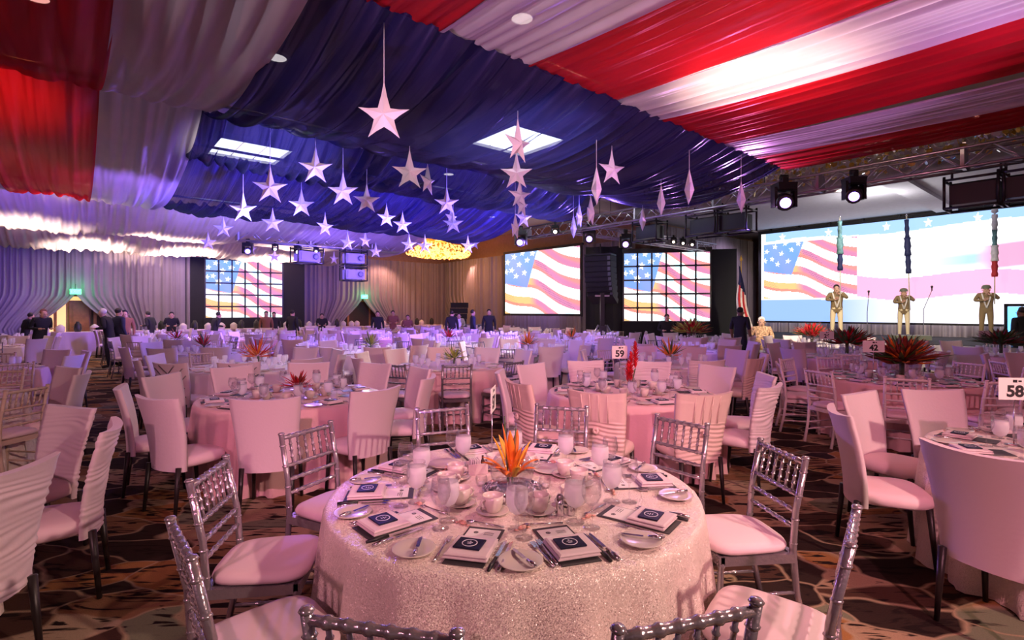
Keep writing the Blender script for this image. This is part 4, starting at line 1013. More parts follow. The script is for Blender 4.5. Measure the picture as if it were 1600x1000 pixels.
def rbox(mb, c, d, r=.006, n=5): # soft-edged slab
    w, l, h = d; rows = []
    for k, (ins, z) in enumerate(((r, 0), (0, h * .35), (0, h * .65), (r, h))):
        row = []
        for (sx, sy) in ((1, 1), (-1, 1), (-1, -1), (1, -1)):
            row.append((c[0] + sx * (w / 2 - ins), c[1] + sy * (l / 2 - ins), c[2] + z))
        rows.append(row)
    mb.grid(rows, closed=True, smooth=False); o = len(mb.v) - 4; mb.f.append((o, o + 1, o + 2, o + 3)); mb.s.append(False); mb.m.append(0); return mb
menuP = single('menu_card', rbox(MB(), (0, 0, 0), (.155, .33, .004), .0005), 'charcoal_card', 'card')
def prog():
    t = thing('program_card', 'x', 'card')
    obj('sheet', rbox(MB(), (0, 0, 0), (.135, .24, .002), .0003), 'white_card', t)
    obj('printed_crest', MB().lathe([(.010, 0), (.010, .0006), (.006, .0006), (.006, 0)], 16, (-.03, .085, .002), cap=False).box((-.03, .085, .0023), (.006, .006, .0006)), 'ink', t)
    for k in range(3): obj('text_line', MB().box((.025, .09 - k * .010, .0023), (.04, .0025, .0005)), 'ink', t)
    return Proto(t)
progP = prog()
napP = single('folded_napkin', rbox(rbox(MB(), (0, 0, 0), (.17, .17, .012), .006), (.004, -.002, .0121), (.165, .165, .011), .007), 'white_cloth', 'napkin')
def booklet():
    t = thing('souvenir_booklet', 'x', 'booklet')
    obj('cover', rbox(MB(), (0, 0, 0), (.105, .085, .006), .0006), 'navy_print', t)
    obj('ring_emblem', MB().lathe([(.030, 0), (.030, .0009), (.0265, .0009), (.0265, 0)], 28, (0, 0, .006), cap=False), 'emblem', t)
    obj('star_emblem', MB().box((0, .004, .0063), (.022, .003, .0006)).box((0, -.006, .0063), (.016, .003, .0006)).box((0, .013, .0063), (.006, .006, .0006), .78), 'emblem', t)
    return Proto(t)
bookP = booklet()
# place settings
def setting(cx, cy, ar, k, desc, full, z=TZ + .001):
    c, s = math.cos(ar), math.sin(ar); rz = ar + PI / 2        # +y of the item looks to the table centre
    def P(r, t_): return (cx + r * c - t_ * s, cy + r * s + t_ * c)
    # sitter faces the centre: his left is clockwise seen from above -> negative tangent of (-s, c)
    def put(pr, r, t_, lab, zz=0.0, rot=0.0):
        x, y = P(r, t_); return pr.put((x, y, z + zz), rz + rot, f"{lab}, {ORD[k]} setting counter-clockwise at {desc}", lab.split(',')[0].replace('white ', '') + ' in the place settings')
    j = random.uniform
    if full == 2:
        put(menuP, .675, 0, 'charcoal menu card', 0); put(progP, .655, .0, 'white program card', .005); put(napP, .735, .0, 'folded napkin', .0075); put(bookP, .735, -.005, 'navy booklet', .032, j(-.1, .1))
        put(plateP, .775, -.215, 'white bread plate'); put(butterP, .775, -.20, 'butter knife', .016, j(.2, .5))
        put(forkP, .735, -.115, 'outer dinner fork', 0, j(-.06, .06)); put(forkP, .725, -.098 + .005, 'inner salad fork', .0006, 0) if k % 2 else None
        put(steakP, .745, .105, 'black-handled steak knife', 0, j(-.1, .05)); put(tableP, .745, .135, 'table knife', 0, j(-.08, .08))
        put(spoonP, .475, -.02, 'dessert spoon', 0, PI / 2 + j(-.2, .2)); put(candyP, .49, -.115, 'wrapped candy', 0, j(-.4, .4))
        put(saucerP, .345, -.02 + .03 * (k % 2), 'coffee saucer'); put(cupP, .345, -.02 + .03 * (k % 2), 'coffee cup', .0085, j(0, 6))
        put(gobP, .49, .125, 'iced water goblet'); put(winP, .56, .17, 'empty wine glass')
    elif full == 1:
        put(menuP, .69, 0, 'charcoal menu card'); put(napP, .735, 0, 'folded napkin', .0045); put(bookP, .735, 0, 'navy booklet', .029)
        put(plateP, .775, -.21, 'white bread plate'); put(tableP, .745, .12, 'table knife'); put(forkP, .735, -.108, 'dinner fork')
        put(saucerP, .35, 0, 'coffee saucer'); put(cupP, .35, 0, 'coffee cup', .0085, j(0, 6))
        put(gobP, .50, .12, 'iced water goblet'); put(winP, .56, .18, 'empty wine glass')
    else:
        put(napP, .735, 0, 'folded napkin'); put(plateP, .775, -.21, 'white bread plate'); put(gobL, .5, .12, 'water goblet'); put(gobL, .56, -.02, 'second water goblet') if k % 2 else None
far_ware = MB(); far_nap = MB()
for q, t in enumerate(TABLES):
    angs = t['ang'] or [t['off'] + 36 * k for k in range(t['n'])]
    if q in (3, 7): angs = [200, 164, 128, 92, 56, 20, 236, 272] if q == 3 else [0, 36, 72, 108, 324]
    lod = 2 if q == 0 else (1 if q in (1, 2, 3, 4) else (0 if t['y'] < 12.5 else -1))
    for k, a in enumerate(angs):
        if lod >= 0: setting(t['x'], t['y'], R(a), k, t['desc'], lod)
        else:
            c, s = math.cos(R(a)), math.sin(R(a))
            for (r_, tt, hh) in ((.5, .12, .17), (.56, .2, .2), (.38, -.02, .08)):
                far_ware.lathe([(.034, 0), (.008, .01), (.008, .05), (.038, .09), (.035, hh)] if hh > .1 else [(.03, 0), (.042, .05), (.043, hh)], 6, (t['x'] + r_ * c - tt * s, t['y'] + r_ * s + tt * c, TZ + .002))
            rbox(far_nap, (t['x'] + .73 * c, t['y'] + .73 * s, TZ + .002), (.18, .18, .03), .01)
if far_ware.v:
    tag(obj('distant_glassware', far_ware, 'iced_glass'), 'glasses and cups on the most distant tables', 'glassware', None, 'stuff')
    tag(obj('distant_napkins', far_nap, 'white_cloth'), 'folded napkins on the most distant tables', 'napkins', None, 'stuff')

# ------------------------------------------------------------------ centrepieces, signs
def petal(mb, base, tip, w, bend=.0, mi=0):
    base, tip = Vector(base), Vector(tip); d = tip - base; sd = d.cross(Vector((0, 0, 1)));
    sd = sd.normalized() if sd.length > 1e-4 else Vector((1, 0, 0)); up = sd.cross(d).normalized(); rows = []
    for i in range(6):
        t = i / 5; ww = w * math.sin(PI * min(1, .12 + t * .88)) ** .8 + .0008; c_ = base + d * t + Vector((0, 0, bend * math.sin(PI * t)))
        rows.append([c_ - sd * ww, c_ + up * ww * .35, c_ + sd * ww, c_ - up * ww * .25])
    mb.grid(rows, closed=True, mi=mi)
def tropical(label, loc, s=1.0, petals=('rust_petal', 'rust_petal', 'leaf'), n=60, seed=1, flat=.5, cat='flower arrangement', vase=True, name='flower_arrangement'):
    r = random.Random(seed); t = thing(name, label, cat, loc)
    gs = {p: MB() for p in set(petals)}; rows = list(petals)
    for i in range(n):
        a = r.uniform(0, 2 * PI); el = r.uniform(.0, 1.35) ; L_ = s * r.uniform(.18, .34) * (1 if el > .5 else 1.0)
        d = Vector((math.cos(a) * math.cos(el), math.sin(a) * math.cos(el), math.sin(el) * flat + .05)); b = Vector((0, 0, .16 * s)) + d * .05 * s
        petal(gs[rows[i % len(rows)]], b, b + d * L_, .022 * s * r.uniform(.6, 1.2), .03 * s * r.uniform(-1, .5))
    for p, g in gs.items():
        if g.v: o = obj('leaves' if 'leaf' in p else 'petals', g, p, t); o['kind'] = 'stuff'
    if vase:
        obj('vase', MB().lathe([(.06 * s, 0), (.065 * s, .01), (.05 * s, .04), (.075 * s, .10 * s), (.08 * s, .16 * s), (.075 * s, .16 * s), (.07 * s, .1 * s), (.002, .05)], 18), 'clear_glass', t)
        obj('stems', MB().tube([(0, 0, .05), (.01, .01, .17 * s)], .02 * s, 6), 'leaf', t)
    return t
# front centrepiece: birds of paradise in a glass bowl on a mirror tray
fx, fy = .0, 2.68
t = thing('mirror_tray', 'round mirror tray with silver gravel under the orange flowers', 'tray', (fx, fy, TZ + .001))
obj('rim', MB().lathe([(.15, 0), (.155, .004), (.155, .012), (.148, .012), (.146, .008), (.002, .008)], 32), 'steel', t)
r = random.Random(4); g = MB()
for k in range(170):
    a, q = r.uniform(0, 6.28), math.sqrt(r.uniform(.3, 1)) * .14; g.ball((q * math.cos(a), q * math.sin(a), .013), r.uniform(.005, .009), 5, 3)
o = obj('gravel', g, 'silver_gravel', t); o['kind'] = 'stuff'
t = thing('flower_bowl', 'glass bowl of orange bird-of-paradise flowers on the front table', 'flower arrangement', (fx, fy, TZ + .0105))
obj('bowl', MB().lathe([(.04, 0), (.07, .006), (.105, .045), (.115, .09), (.10, .14), (.085, .165), (.083, .165), (.098, .14), (.112, .09), (.102, .046), (.066, .01), (.002, .008)], 28), 'clear_glass', t)
pet = [((-.02, 0), (-.10, -.02, .27)), ((-.01, .01), (-.05, .0, .33)), ((0, 0), (-.01, -.03, .30)), ((0, -.01), (.05, -.05, .22)), ((.01, 0), (.10, .01, .24)), ((.02, .01), (.14, -.02, .15)), ((-.02, -.01), (-.15, -.05, .17)),
       ((-.01, -.02), (-.09, -.10, .13)), ((.01, -.02), (.04, -.13, .14)), ((.02, -.01), (.12, -.08, .12)), ((-.03, 0), (-.16, .03, .12)), ((0, .02), (.03, .08, .28)), ((0, .02), (-.07, .09, .25)), ((.02, .02), (.09, .09, .2)), ((-.02, -.02), (-.03, -.12, .10))]
for k, (b, e) in enumerate(pet):
    mb = MB(); petal(mb, (b[0], b[1], .06), e, .021, .02); obj('petal', mb, 'orange_petal' if k % 4 else 'yellow_petal', t)
for b, e in (((0, 0), (.02, .02, .30)), ((-.02, .0), (-.04, .03, .36))): obj('stem', MB().tube([(b[0], b[1], .02), e], [.006, .003], 6), 'leaf', t)
for k, (dx, dy) in enumerate(((-.16, .05), (.17, .02), (-.05, -.19), (.14, -.15))):
    t = thing('tealight', f'small glass tealight {["left of", "right of", "in front of", "to the front right of"][k]} the orange flower bowl', 'candle holder', (fx + dx, fy + dy, TZ + .001), 0, 'tealights around the centrepiece')
    obj('cup', MB().lathe([(.022, 0), (.03, .015), (.034, .04), (.028, .055), (.026, .055), (.031, .04), (.027, .016), (.002, .006)], 16), 'clear_glass', t); obj('wax', MB().lathe([(.018, .007), (.018, .02), (.002, .021)], 14), 'white_card', t)
for (x, y, m_, lab) in ((.215, 2.335, 'steel', 'left steel pepper shaker'), (.265, 2.345, 'steel', 'right steel salt shaker')):
    t = thing('shaker', f'{lab} on the front table beside a coffee cup', 'shaker', (x, y, TZ + .001))
    obj('body', MB().lathe([(.018, 0), (.02, .005), (.017, .05), (.015, .075), (.002, .075)], 16), m_, t); obj('cap', MB().lathe([(.0155, .0755), (.016, .085), (.010, .095), (.002, .097)], 16), 'pewter' if 'pepper' in lab else 'steel', t)
t = thing('sugar_caddy', 'square white caddy with sugar packets and small bottles', 'caddy', (-.2, 2.95, TZ + .001), .3)
obj('box', MB().box((0, 0, .003), (.11, .08, .006)).box((0, -.038, .03), (.11, .005, .06)).box((0, .038, .03), (.11, .005, .06)).box((-.053, 0, .03), (.005, .08, .06)).box((.053, 0, .03), (.005, .08, .06)), 'china', t)
for k in range(5): obj('packet', MB().box((-.035 + k * .012, 0, .045), (.004, .06, .07)), 'white_card', t)
obj('bottle', MB().lathe([(.012, .007), (.013, .06), (.006, .075), (.006, .095), (.002, .095)], 12, (.035, 0, 0)), 'dark_room', t)
for k, (x, y) in enumerate(((.22, 2.98), (-.40, 3.08))):
    bigplateP.put((x, y, TZ + .001), 0, f'dessert plate {["right of the orange flowers", "behind the left coffee cups"][k]} on the front table')
def sign(label, num, x, y, yaw, h=.32, w_=.2, sub=True):
    t = thing('table_number_sign', label, 'sign', (x, y, TZ + .002), yaw, 'table number signs on stands')
    obj('stand', MB().lathe([(.05, 0), (.05, .004), (.006, .01)], 16).tube([(0, 0, .005), (0, 0, h + .02)], .004, 8), 'steel', t)
    obj('card', MB().box((0, -.008, h + .085), (w_, .004, .15)), 'white_card', t)
    if num: text('number', num, .105, 'ink', t, (0, -.0112, h + .065), (R(90), 0, 0), .0006, .004)
    if sub: obj('printed_crest', MB().box((-.0, -.0105, h + .137), (.026, .0012, .018)).box((.03, -.0105, h + .137), (.02, .0012, .012)), 'ink', t)
    return t
sign('table number sign on the front table turned almost edge-on', '57', -.125, 3.25, R(84), .28)
sign('table number sign reading 59 beside red ginger flowers', '59', 1.27, 6.15, R(0), .34, .18)
sign('table number sign reading 58 at the right edge', '58', 3.42, 3.55, R(-8), .30)
sign('table number sign reading 42 beside the tropical centrepiece', '42', 4.75, 6.85, R(-6), .36, .27)
sign('distant table number sign behind sign 42', '26', 6.25, 10.35, R(-10), .34, .26)
sign('distant table number sign near the far right soldier', '2', 9.75, 10.75, R(-20), .34)
tropical('red posy in a small glass on the rose table', (-2.3, 5.6, TZ + .002), .62, ('red_petal', 'red_petal', 'rust_petal'), 46, 2, .8)
t = thing('ginger_vase', 'tall red ginger flowers beside sign 59', 'flower arrangement', (1.37, 6.0, TZ + .002))
obj('vase', MB().lathe([(.05, 0), (.05, .01), (.04, .02), (.045, .14), (.043, .14), (.037, .02), (.002, .015)], 16), 'clear_glass', t)
r = random.Random(9)
for k, (x, z0, z1) in enumerate(((0, .1, .40), (.05, .25, .52), (-.03, .08, .3))):
    g = MB()
    for i in range(34):
        z = z0 + (z1 - z0) * i / 33; a = i * 2.4; rr = .055 * math.sin(PI * (.15 + .8 * i / 33)); petal(g, (x, 0, z), (x + rr * math.cos(a), rr * math.sin(a), z + .05), .014, .01)
    o = obj('flower_head', g, 'red_petal', t); o['kind'] = 'stuff'
    obj('stem', MB().tube([(0, 0, .03), (x, 0, z0)], .007, 6), 'leaf', t)
tropical('large rust and green tropical centrepiece on the table with sign 42', (5.2, 6.95, TZ + .002), 1.5, ('rust_petal', 'leaf', 'rust_petal', 'leaf', 'orange_petal', 'rust_petal'), 230, 3, .62)
tropical('red and green tropical centrepiece below the first soldier', (6.75, 10.5, TZ + .002), 1.55, ('red_petal', 'leaf', 'rust_petal', 'leaf'), 200, 4, .6)
tropical('dark tropical centrepiece at the far right below the third soldier', (9.95, 10.6, TZ + .002), 1.5, ('leaf', 'rust_petal', 'leaf'), 200, 5, .55)
tropical('red tropical centrepiece nearest the stage', (8.0, 13.9, TZ + .002), 1.55, ('red_petal', 'leaf', 'rust_petal', 'red_petal'), 190, 6, .6)
tropical('green and red tropical centrepiece below the right video wall', (5.3, 15.4, TZ + .002), 1.7, ('red_petal', 'lime_leaf', 'rust_petal', 'lime_leaf'), 200, 7, .65)
tropical('lime green posy on the green-posy table', (-.95, 8.5, TZ + .002), .8, ('lime_leaf', 'lime_leaf', 'leaf'), 46, 8, .7)
tropical('orange flowers on the pale table by the crossed-strap chairs', (-4.2, 8.6, TZ + .002), .95, ('orange_petal', 'orange_petal', 'red_petal'), 40, 9, 1.1)
posies = ((0.35, 11.64, 'orange'), (-3.35, 11.3, 'lime'), (2.7, 8.95, 'orange'), (-7.0, 10.9, 'red'), (-8.35, 8.0, 'lime'), (-10.9, 10.4, 'orange'), (-13.2, 13.2, 'red'), (-2.0, 14.4, 'red'), (-9.3, 13.7, 'red'), (1.65, 14.7, 'orange'))
pc = {'orange': ('orange_petal', 'orange_petal', 'leaf'), 'lime': ('lime_leaf', 'lime_leaf', 'leaf'), 'red': ('red_petal', 'red_petal', 'leaf')}
seen = {}
for k, (x, y, c_) in enumerate(posies):
    near = min(TABLES, key=lambda q: (q['x'] - x) ** 2 + (q['y'] - y) ** 2)
    tropical(f"small {c_} posy on {near['desc']}", (near['x'], near['y'], TZ + .002), .9, pc[c_], 36, 20 + k, 1.0)

# ------------------------------------------------------------------ people
def person(label, loc, face, top, legs, hair, skin='skin', pose='stand', h=1.75, vest=None, hat=None, name='person', long_sleeve=True):
    s = h / 1.75
    J = dict(pel=(0, 0, .96), sp=(0, .0, 1.14), ch=(0, .0, 1.34), nk=(0, -.01, 1.47), hd=(0, .01, 1.56), tp=(0, .015, 1.70))
    for sd, x in (('l', -1), ('r', 1)):
        J['sh' + sd] = (x * .19, -.01, 1.42); J['hp' + sd] = (x * .095, 0, .90); J['kn' + sd] = (x * .11, .02, .50); J['an' + sd] = (x * .12, -.02, .085); J['to' + sd] = (x * .14, .15, .035)
        if pose == 'stand': J['el' + sd] = (x * .25, -.03, 1.14); J['wr' + sd] = (x * .25, .06, .90); J['ha' + sd] = (x * .245, .09, .82)
        elif pose == 'work': J['el' + sd] = (x * .25, .03, 1.15); J['wr' + sd] = (x * .15, .27, 1.12); J['ha' + sd] = (x * .12, .34, 1.13)
        elif pose == 'flag': J['el' + sd] = (x * .29, .10, 1.24 if x > 0 else 1.30); J['wr' + sd] = (x * .06, .24, 1.24 if x > 0 else 1.42); J['ha' + sd] = (x * .02, .26, 1.27 if x > 0 else 1.46)
        elif pose == 'sit':
            J['kn' + sd] = (x * .16, .45, .50); J['an' + sd] = (x * .16, .42, .085); J['to' + sd] = (x * .17, .58, .035); J['hp' + sd] = (x * .10, .03, .53)
            J['el' + sd] = (x * .27, .0, .80); J['wr' + sd] = (x * .2, .22, .66); J['ha' + sd] = (x * .17, .29, .64)
    if pose == 'sit':
        for k in ('pel', 'sp', 'ch', 'nk', 'hd', 'tp', 'shl', 'shr'): x, y, z = J[k]; J[k] = (x, y, z - .40)
    if pose == 'work':
        for k, f in (('sp', .03), ('ch', .09), ('nk', .15), ('hd', .19), ('tp', .20), ('shl', .12), ('shr', .12)): x, y, z = J[k]; J[k] = (x, y + f, z - f * .25)
    rad = dict(pel=(.165, .125), sp=(.155, .115), ch=(.175, .125), nk=(.062, .062), hd=(.09, .105), tp=(.062, .07))
    for sd in 'lr':
        rad.update({'sh' + sd: (.075, .075), 'el' + sd: (.052, .052), 'wr' + sd: (.036, .034), 'ha' + sd: (.036, .024), 'hp' + sd: (.10, .10), 'kn' + sd: (.068, .07), 'an' + sd: (.048, .05), 'to' + sd: (.042, .034)})
    segs = [('pel', 'sp', 0), ('sp', 'ch', 0), ('ch', 'nk', 0), ('nk', 'hd', 2), ('hd', 'tp', 2)]
    for sd in 'lr': segs += [('ch', 'sh' + sd, 0), ('sh' + sd, 'el' + sd, 0), ('el' + sd, 'wr' + sd, 0 if long_sleeve else 2), ('wr' + sd, 'ha' + sd, 2), ('pel', 'hp' + sd, 1), ('hp' + sd, 'kn' + sd, 1), ('kn' + sd, 'an' + sd, 1), ('an' + sd, 'to' + sd, 3)]
    names = list(J); ix = {n: i for i, n in enumerate(names)}
    me = bpy.data.meshes.new('tmp'); me.from_pydata([Vector(J[n]) * s for n in names], [(ix[a], ix[b]) for a, b, _ in segs], [])
    o = bpy.data.objects.new('tmp', me); COL.objects.link(o); sk_ = o.modifiers.new('skin', 'SKIN'); sk_.use_smooth_shade = True
    for i, n in enumerate(names): me.skin_vertices[0].data[i].radius = [q * s for q in rad[n]]
    me.skin_vertices[0].data[ix['pel']].use_root = True
    ss = o.modifiers.new('sub', 'SUBSURF'); ss.levels = 2; ss.render_levels = 2
    dg = bpy.context.evaluated_depsgraph_get(); body = bpy.data.meshes.new_from_object(o.evaluated_get(dg)); bpy.data.objects.remove(o)
    # colour zones by nearest bone
    n = len(body.polygons); cs = np.zeros(n * 3); body.polygons.foreach_get('center', cs); cs = cs.reshape(-1, 3); best = np.full(n, 1e9); zone = np.zeros(n, int)
    for a, b, z in segs:
        pa, pb = np.array(J[a]) * s, np.array(J[b]) * s; d = pb - pa; u = np.clip(((cs - pa) @ d) / (d @ d), 0, 1); ds = np.linalg.norm(cs - pa - u[:, None] * d, axis=1)
        rr = (rad[a][0] * (1 - u) + rad[b][0] * u) * s; ds = ds - rr; m = ds < best; best[m] = ds[m]; zone[m] = z
    body.materials.clear()
    for m_ in (top, legs, skin, 'shoe'): body.materials.append(M[m_])
    body.polygons.foreach_set('material_index', zone.tolist()); body.polygons.foreach_set('use_smooth', [True] * n)
    t = thing(name, label, 'person', loc, face)
    b = link('body', body, t)
    hd, tp = Vector(J['hd']) * s, Vector(J['tp']) * s
    hm = MB(); c_ = hd.lerp(tp, .62)
    hm.ball((c_.x, c_.y - .030 * s, c_.z + .012 * s), (.086 * s, .098 * s, .090 * s), 14, 8)
    vs = []
    for v in hm.v:      # shave the ball away from the face
        x, y, z = v; 
        if y > c_.y + .0 * s and z < c_.z + .05 * s: y = c_.y + .0 * s
        if z < c_.z - .06 * s: z = c_.z - .06 * s
        vs.append((x, y, z))
    hm.v = vs; obj('hair', hm, hair, t)
    fc = hd + Vector((0, .105 * s, .012 * s)); em = MB()
    for x in (-.032, .032): em.ball((x * s, fc.y - .012 * s, fc.z + .02 * s), .010 * s, 8, 4)
    em.box((0, fc.y - .004 * s, fc.z - .05 * s), (.04 * s, .012 * s, .008 * s)); obj('eyes_and_mouth', em, 'dark_hair', t)
    fm = MB().tube([(0, fc.y - .01 * s, fc.z + .015 * s), (0, fc.y + .014 * s, fc.z - .018 * s), (0, fc.y - .01 * s, fc.z - .026 * s)], [.008 * s, .013 * s, .006 * s], 6)
    for x in (-.094, .094): fm.ball((x * s, hd.y - .005, hd.z + .02 * s), (.012 * s, .02 * s, .03 * s), 8, 4)
    for sd in 'lr':
        w_, a_ = Vector(J['wr' + sd]) * s, Vector(J['ha' + sd]) * s; d = (a_ - w_).normalized(); sdv = d.cross(Vector((0, 1, 0)) if abs(d.y) < .8 else Vector((0, 0, 1))).normalized()
        up = d.cross(sdv)
        for k in range(4):
            o_ = a_ + sdv * (k - 1.5) * .017 * s; L_ = (.07, .08, .076, .06)[k] * s; fm.tube([o_, o_ + d * L_ * .6, o_ + d * L_ * .95 + up * .02 * s], [.010 * s, .009 * s, .007 * s], 6)
        o_ = w_.lerp(a_, .5) - sdv * .03 * s; fm.tube([o_, o_ - sdv * .025 * s + d * .03 * s, o_ - sdv * .02 * s + d * .06 * s], [.012 * s, .010 * s, .008 * s], 6)
    obj('face_and_fingers', fm, skin, t)
    if vest: 
        st = MB()
        for x in (-1, 1): st.tube([(x * .11 * s, .10 * s, 1.45 * s), (x * .07 * s, .135 * s, 1.25 * s), (0, .15 * s, 1.0 * s)], .022 * s, 6).tube([(x * .11 * s, .09 * s, 1.455 * s), (x * .11 * s, -.07 * s, 1.47 * s), (0, -.14 * s, 1.1 * s)], .02 * s, 6)
        obj('harness', st, vest, t)
    if hat:
        obj('helmet', MB().lathe([(.135 * s, -.02 * s), (.125 * s, .0), (.115 * s, .05 * s), (.08 * s, .095 * s), (.004, .11 * s)], 16, (0, .01 * s, tp.z - .055 * s)), hat, t)
    return t
toCam = lambda p: math.atan2(p.x, -p.y) + PI          # unused helper angle
def facing(p, q): d = Vector(q) - Vector(p); return math.atan2(d.y, d.x) - PI / 2
def put_person(label, px, Y, look, *a, z=0, **k):
    p = at(px, Y, z); return person(label, p, facing(p, look), *a, **k)
O0 = (0, 0, 0)
SZ = .752
soldiers = ((1307, 17.3, 'soldier in khaki jacket and cream trousers, leftmost on stage', 'khaki', 'cream_trousers', 'dark_hair', None, 1.80),
            (1412, 18.0, 'middle soldier in khaki and cream behind the wedge monitor', 'khaki', 'cream_trousers', 'dark_hair', 'helmet', 1.70),
            (1541, 16.9, 'soldier in dark khaki uniform with helmet, rightmost on stage', 'khaki', 'olive_trousers', 'dark_hair', 'helmet', 1.76))
for (px, Y, lab, tp_, lg_, hr_, ht_, hh) in soldiers:
    put_person(lab, px, Y, (2, 0, 0), tp_, lg_, hr_, pose='flag', h=hh, vest='harness_white', hat=ht_, z=SZ)
def furled(label, px, Y, z0, zf, z1, m, lean, tip):
    p = at(px, Y, 0); d = Vector((0, -.34, 0)); t = thing('furled_flag', label, 'flag', (p.x - .02, p.y - .34, .13))
    L0, L1 = Vector((0, 0, z0)), Vector((lean, 0, z1)); q = lambda z: L0.lerp(L1, (z - z0) / (z1 - z0))
    obj('pole', MB().tube([L0, L1], .016, 8), 'pole_white', t)
    zz = np.linspace(zf, z1 - .12, 9); 
    for k in range(len(m)):
        a, b = zf + (z1 - .12 - zf) * k / len(m), zf + (z1 - .12 - zf) * (k + 1) / len(m); rr = .085 + .02 * math.sin(k * 2)
        mb = MB(); n = 6; pts = [q(a + (b - a) * i / n) for i in range(n + 1)]; mb.tube(pts, [rr * (.9 + .14 * math.sin(i * 2.1 + k)) for i in range(n + 1)], 10); obj('furled_cloth', mb, m[k], t)
    if tip: obj('finial', MB().lathe([(.02, 0), (.09, .06), (.075, .16), (.004, .32)], 10, tuple(q(z1 - .1))), 'flag_white', t)
    else: obj('finial', MB().lathe([(.02, 0), (.03, .03), (.004, .1)], 8, tuple(q(z1))), 'steel', t)
furled('furled teal and dark flag held upright by the leftmost soldier', 1304, 17.3, 1.65, 2.85, 4.58, ['flag_navy', 'flag_teal', 'flag_teal'], -.02, False)
furled('furled navy flag held upright by the middle soldier', 1411, 18.0, 1.55, 2.8, 4.75, ['flag_navy', 'flag_navy', 'flag_navy'], -.12, False)
furled('furled white and red flag held upright by the rightmost soldier', 1540, 16.9, 1.75, 2.62, 4.72, ['flag_red', 'flag_white', 'flag_teal', 'flag_white'], 0, True)
put_person('man in black shirt standing beside the pole flag', 1157, 14.6, (9, 17, 1), 'black_suit', 'black_suit', 'dark_hair', skin='dark_skin', h=1.78, long_sleeve=False)
put_person('white-haired man in floral shirt seated near the stage', 1190, 15.6, (2, 0, 0), 'floral_shirt', 'brown_shirt', 'white_hair', pose='sit', h=1.95)
tag(obj('stool', MB().box((0, -.02, .40), (.4, .4, .06)).tube([(-.15, -.15, 0), (-.15, -.15, .4)], .02, 6).tube([(.15, -.15, 0), (.15, -.15, .4)], .02, 6).tube([(-.15, .12, 0), (-.15, .12, .4)], .02, 6).tube([(.15, .12, 0), (.15, .12, .4)], .02, 6), 'white_paint', None, at(1190, 15.6), PI), 'white stool under the seated man in floral shirt', 'stool')
put_person('dark silhouetted person before the blue-edged screen at the right edge', 1596, 13.2, (12, 30, 1), 'black_suit', 'black_suit', 'dark_hair', skin='dark_skin', h=1.78)
put_person('camera operator in black before the right video wall', 1040, 16.8, (4, 0, 1), 'black_suit', 'black_suit', 'dark_hair', pose='work', h=1.62)
PPL = [(62, 15.3, 'bulky man in black with red cap near the lit doorway', 'black_suit', 'black_suit', 'brown_shirt', 'work', 1.78, (0, 10, 1)), (38, 17.2, 'person in black left of the man with red cap', 'black_suit', 'black_suit', 'dark_hair', 'work', 1.66, (-10, 30, 1)),
       (172, 15.2, 'white-haired man in black suit bending over a table by the aisle', 'black_suit', 'black_suit', 'white_hair', 'work', 1.80, (-16, 14, 1)), (186, 15.6, 'person in navy waistcoat standing in the aisle', 'navy_suit', 'black_suit', 'dark_hair', 'stand', 1.76, (-6, 30, 1)),
       (195, 16.8, 'person half hidden behind the navy waistcoat in the aisle', 'brown_shirt', 'black_suit', 'dark_hair', 'stand', 1.70, (0, 0, 1)), (238, 20.0, 'waiter in black left of the small video wall, nearest the aisle', 'black_suit', 'black_suit', 'dark_hair', 'work', 1.70, (-20, 20, 1)),
       (268, 20.4, 'waiter in black with pale collar left of the small video wall', 'black_suit', 'black_suit', 'dark_hair', 'work', 1.68, (0, 0, 1)), (334, 19.6, 'waiter in black before the left black panel of the small video wall', 'black_suit', 'black_suit', 'dark_hair', 'work', 1.68, (-4, 30, 1)),
       (416, 21.5, 'brown-clad guest before the small video wall', 'brown_shirt', 'black_suit', 'dark_hair', 'stand', 1.66, (0, 0, 1)), (428, 22.2, 'guest in dark clothes right of the brown-clad guest', 'black_suit', 'black_suit', 'dark_hair', 'stand', 1.62, (0, 0, 1)),
       (457, 20.6, 'person in black before the right black panel of the small video wall', 'black_suit', 'black_suit', 'dark_hair', 'stand', 1.70, (-6, 30, 1)), (503, 23.0, 'dark figure at the buffet right of the small video wall', 'black_suit', 'black_suit', 'dark_hair', 'work', 1.6, (0, 0, 1)),
       (590, 22.0, 'waiter in black and white below the green exit sign', 'black_suit', 'black_suit', 'dark_hair', 'stand', 1.66, (0, 0, 1)), (614, 23.6, 'brown-clad waiter before the orange drapes', 'brown_shirt', 'brown_shirt', 'dark_hair', 'work', 1.74, (0, 0, 1)),
       (636, 22.0, 'stooping dark guest before the orange drapes', 'brown_shirt', 'black_suit', 'dark_hair', 'work', 1.55, (4, 0, 1)), (706, 21.2, 'dark guest left of the loudspeaker stack', 'black_suit', 'black_suit', 'dark_hair', 'stand', 1.68, (-2, 30, 1)),
       (717, 21.8, 'white-sleeved guest before the grey case', 'white_shirt', 'black_suit', 'dark_hair', 'work', 1.62, (0, 0, 1)), (739, 20.8, 'waiter in black waistcoat and white shirt facing the first flag screen', 'navy_suit', 'black_suit', 'dark_hair', 'stand', 1.72, (8, 24, 1)),
       (764, 21.0, 'broad person in black left of the first flag screen', 'black_suit', 'black_suit', 'dark_hair', 'stand', 1.74, (0, 0, 1))]
for (px, Y, lab, tp_, lg_, hr_, po, hh, lk) in PPL: put_person(lab, px, Y, lk, tp_, lg_, hr_, pose=po, h=hh)
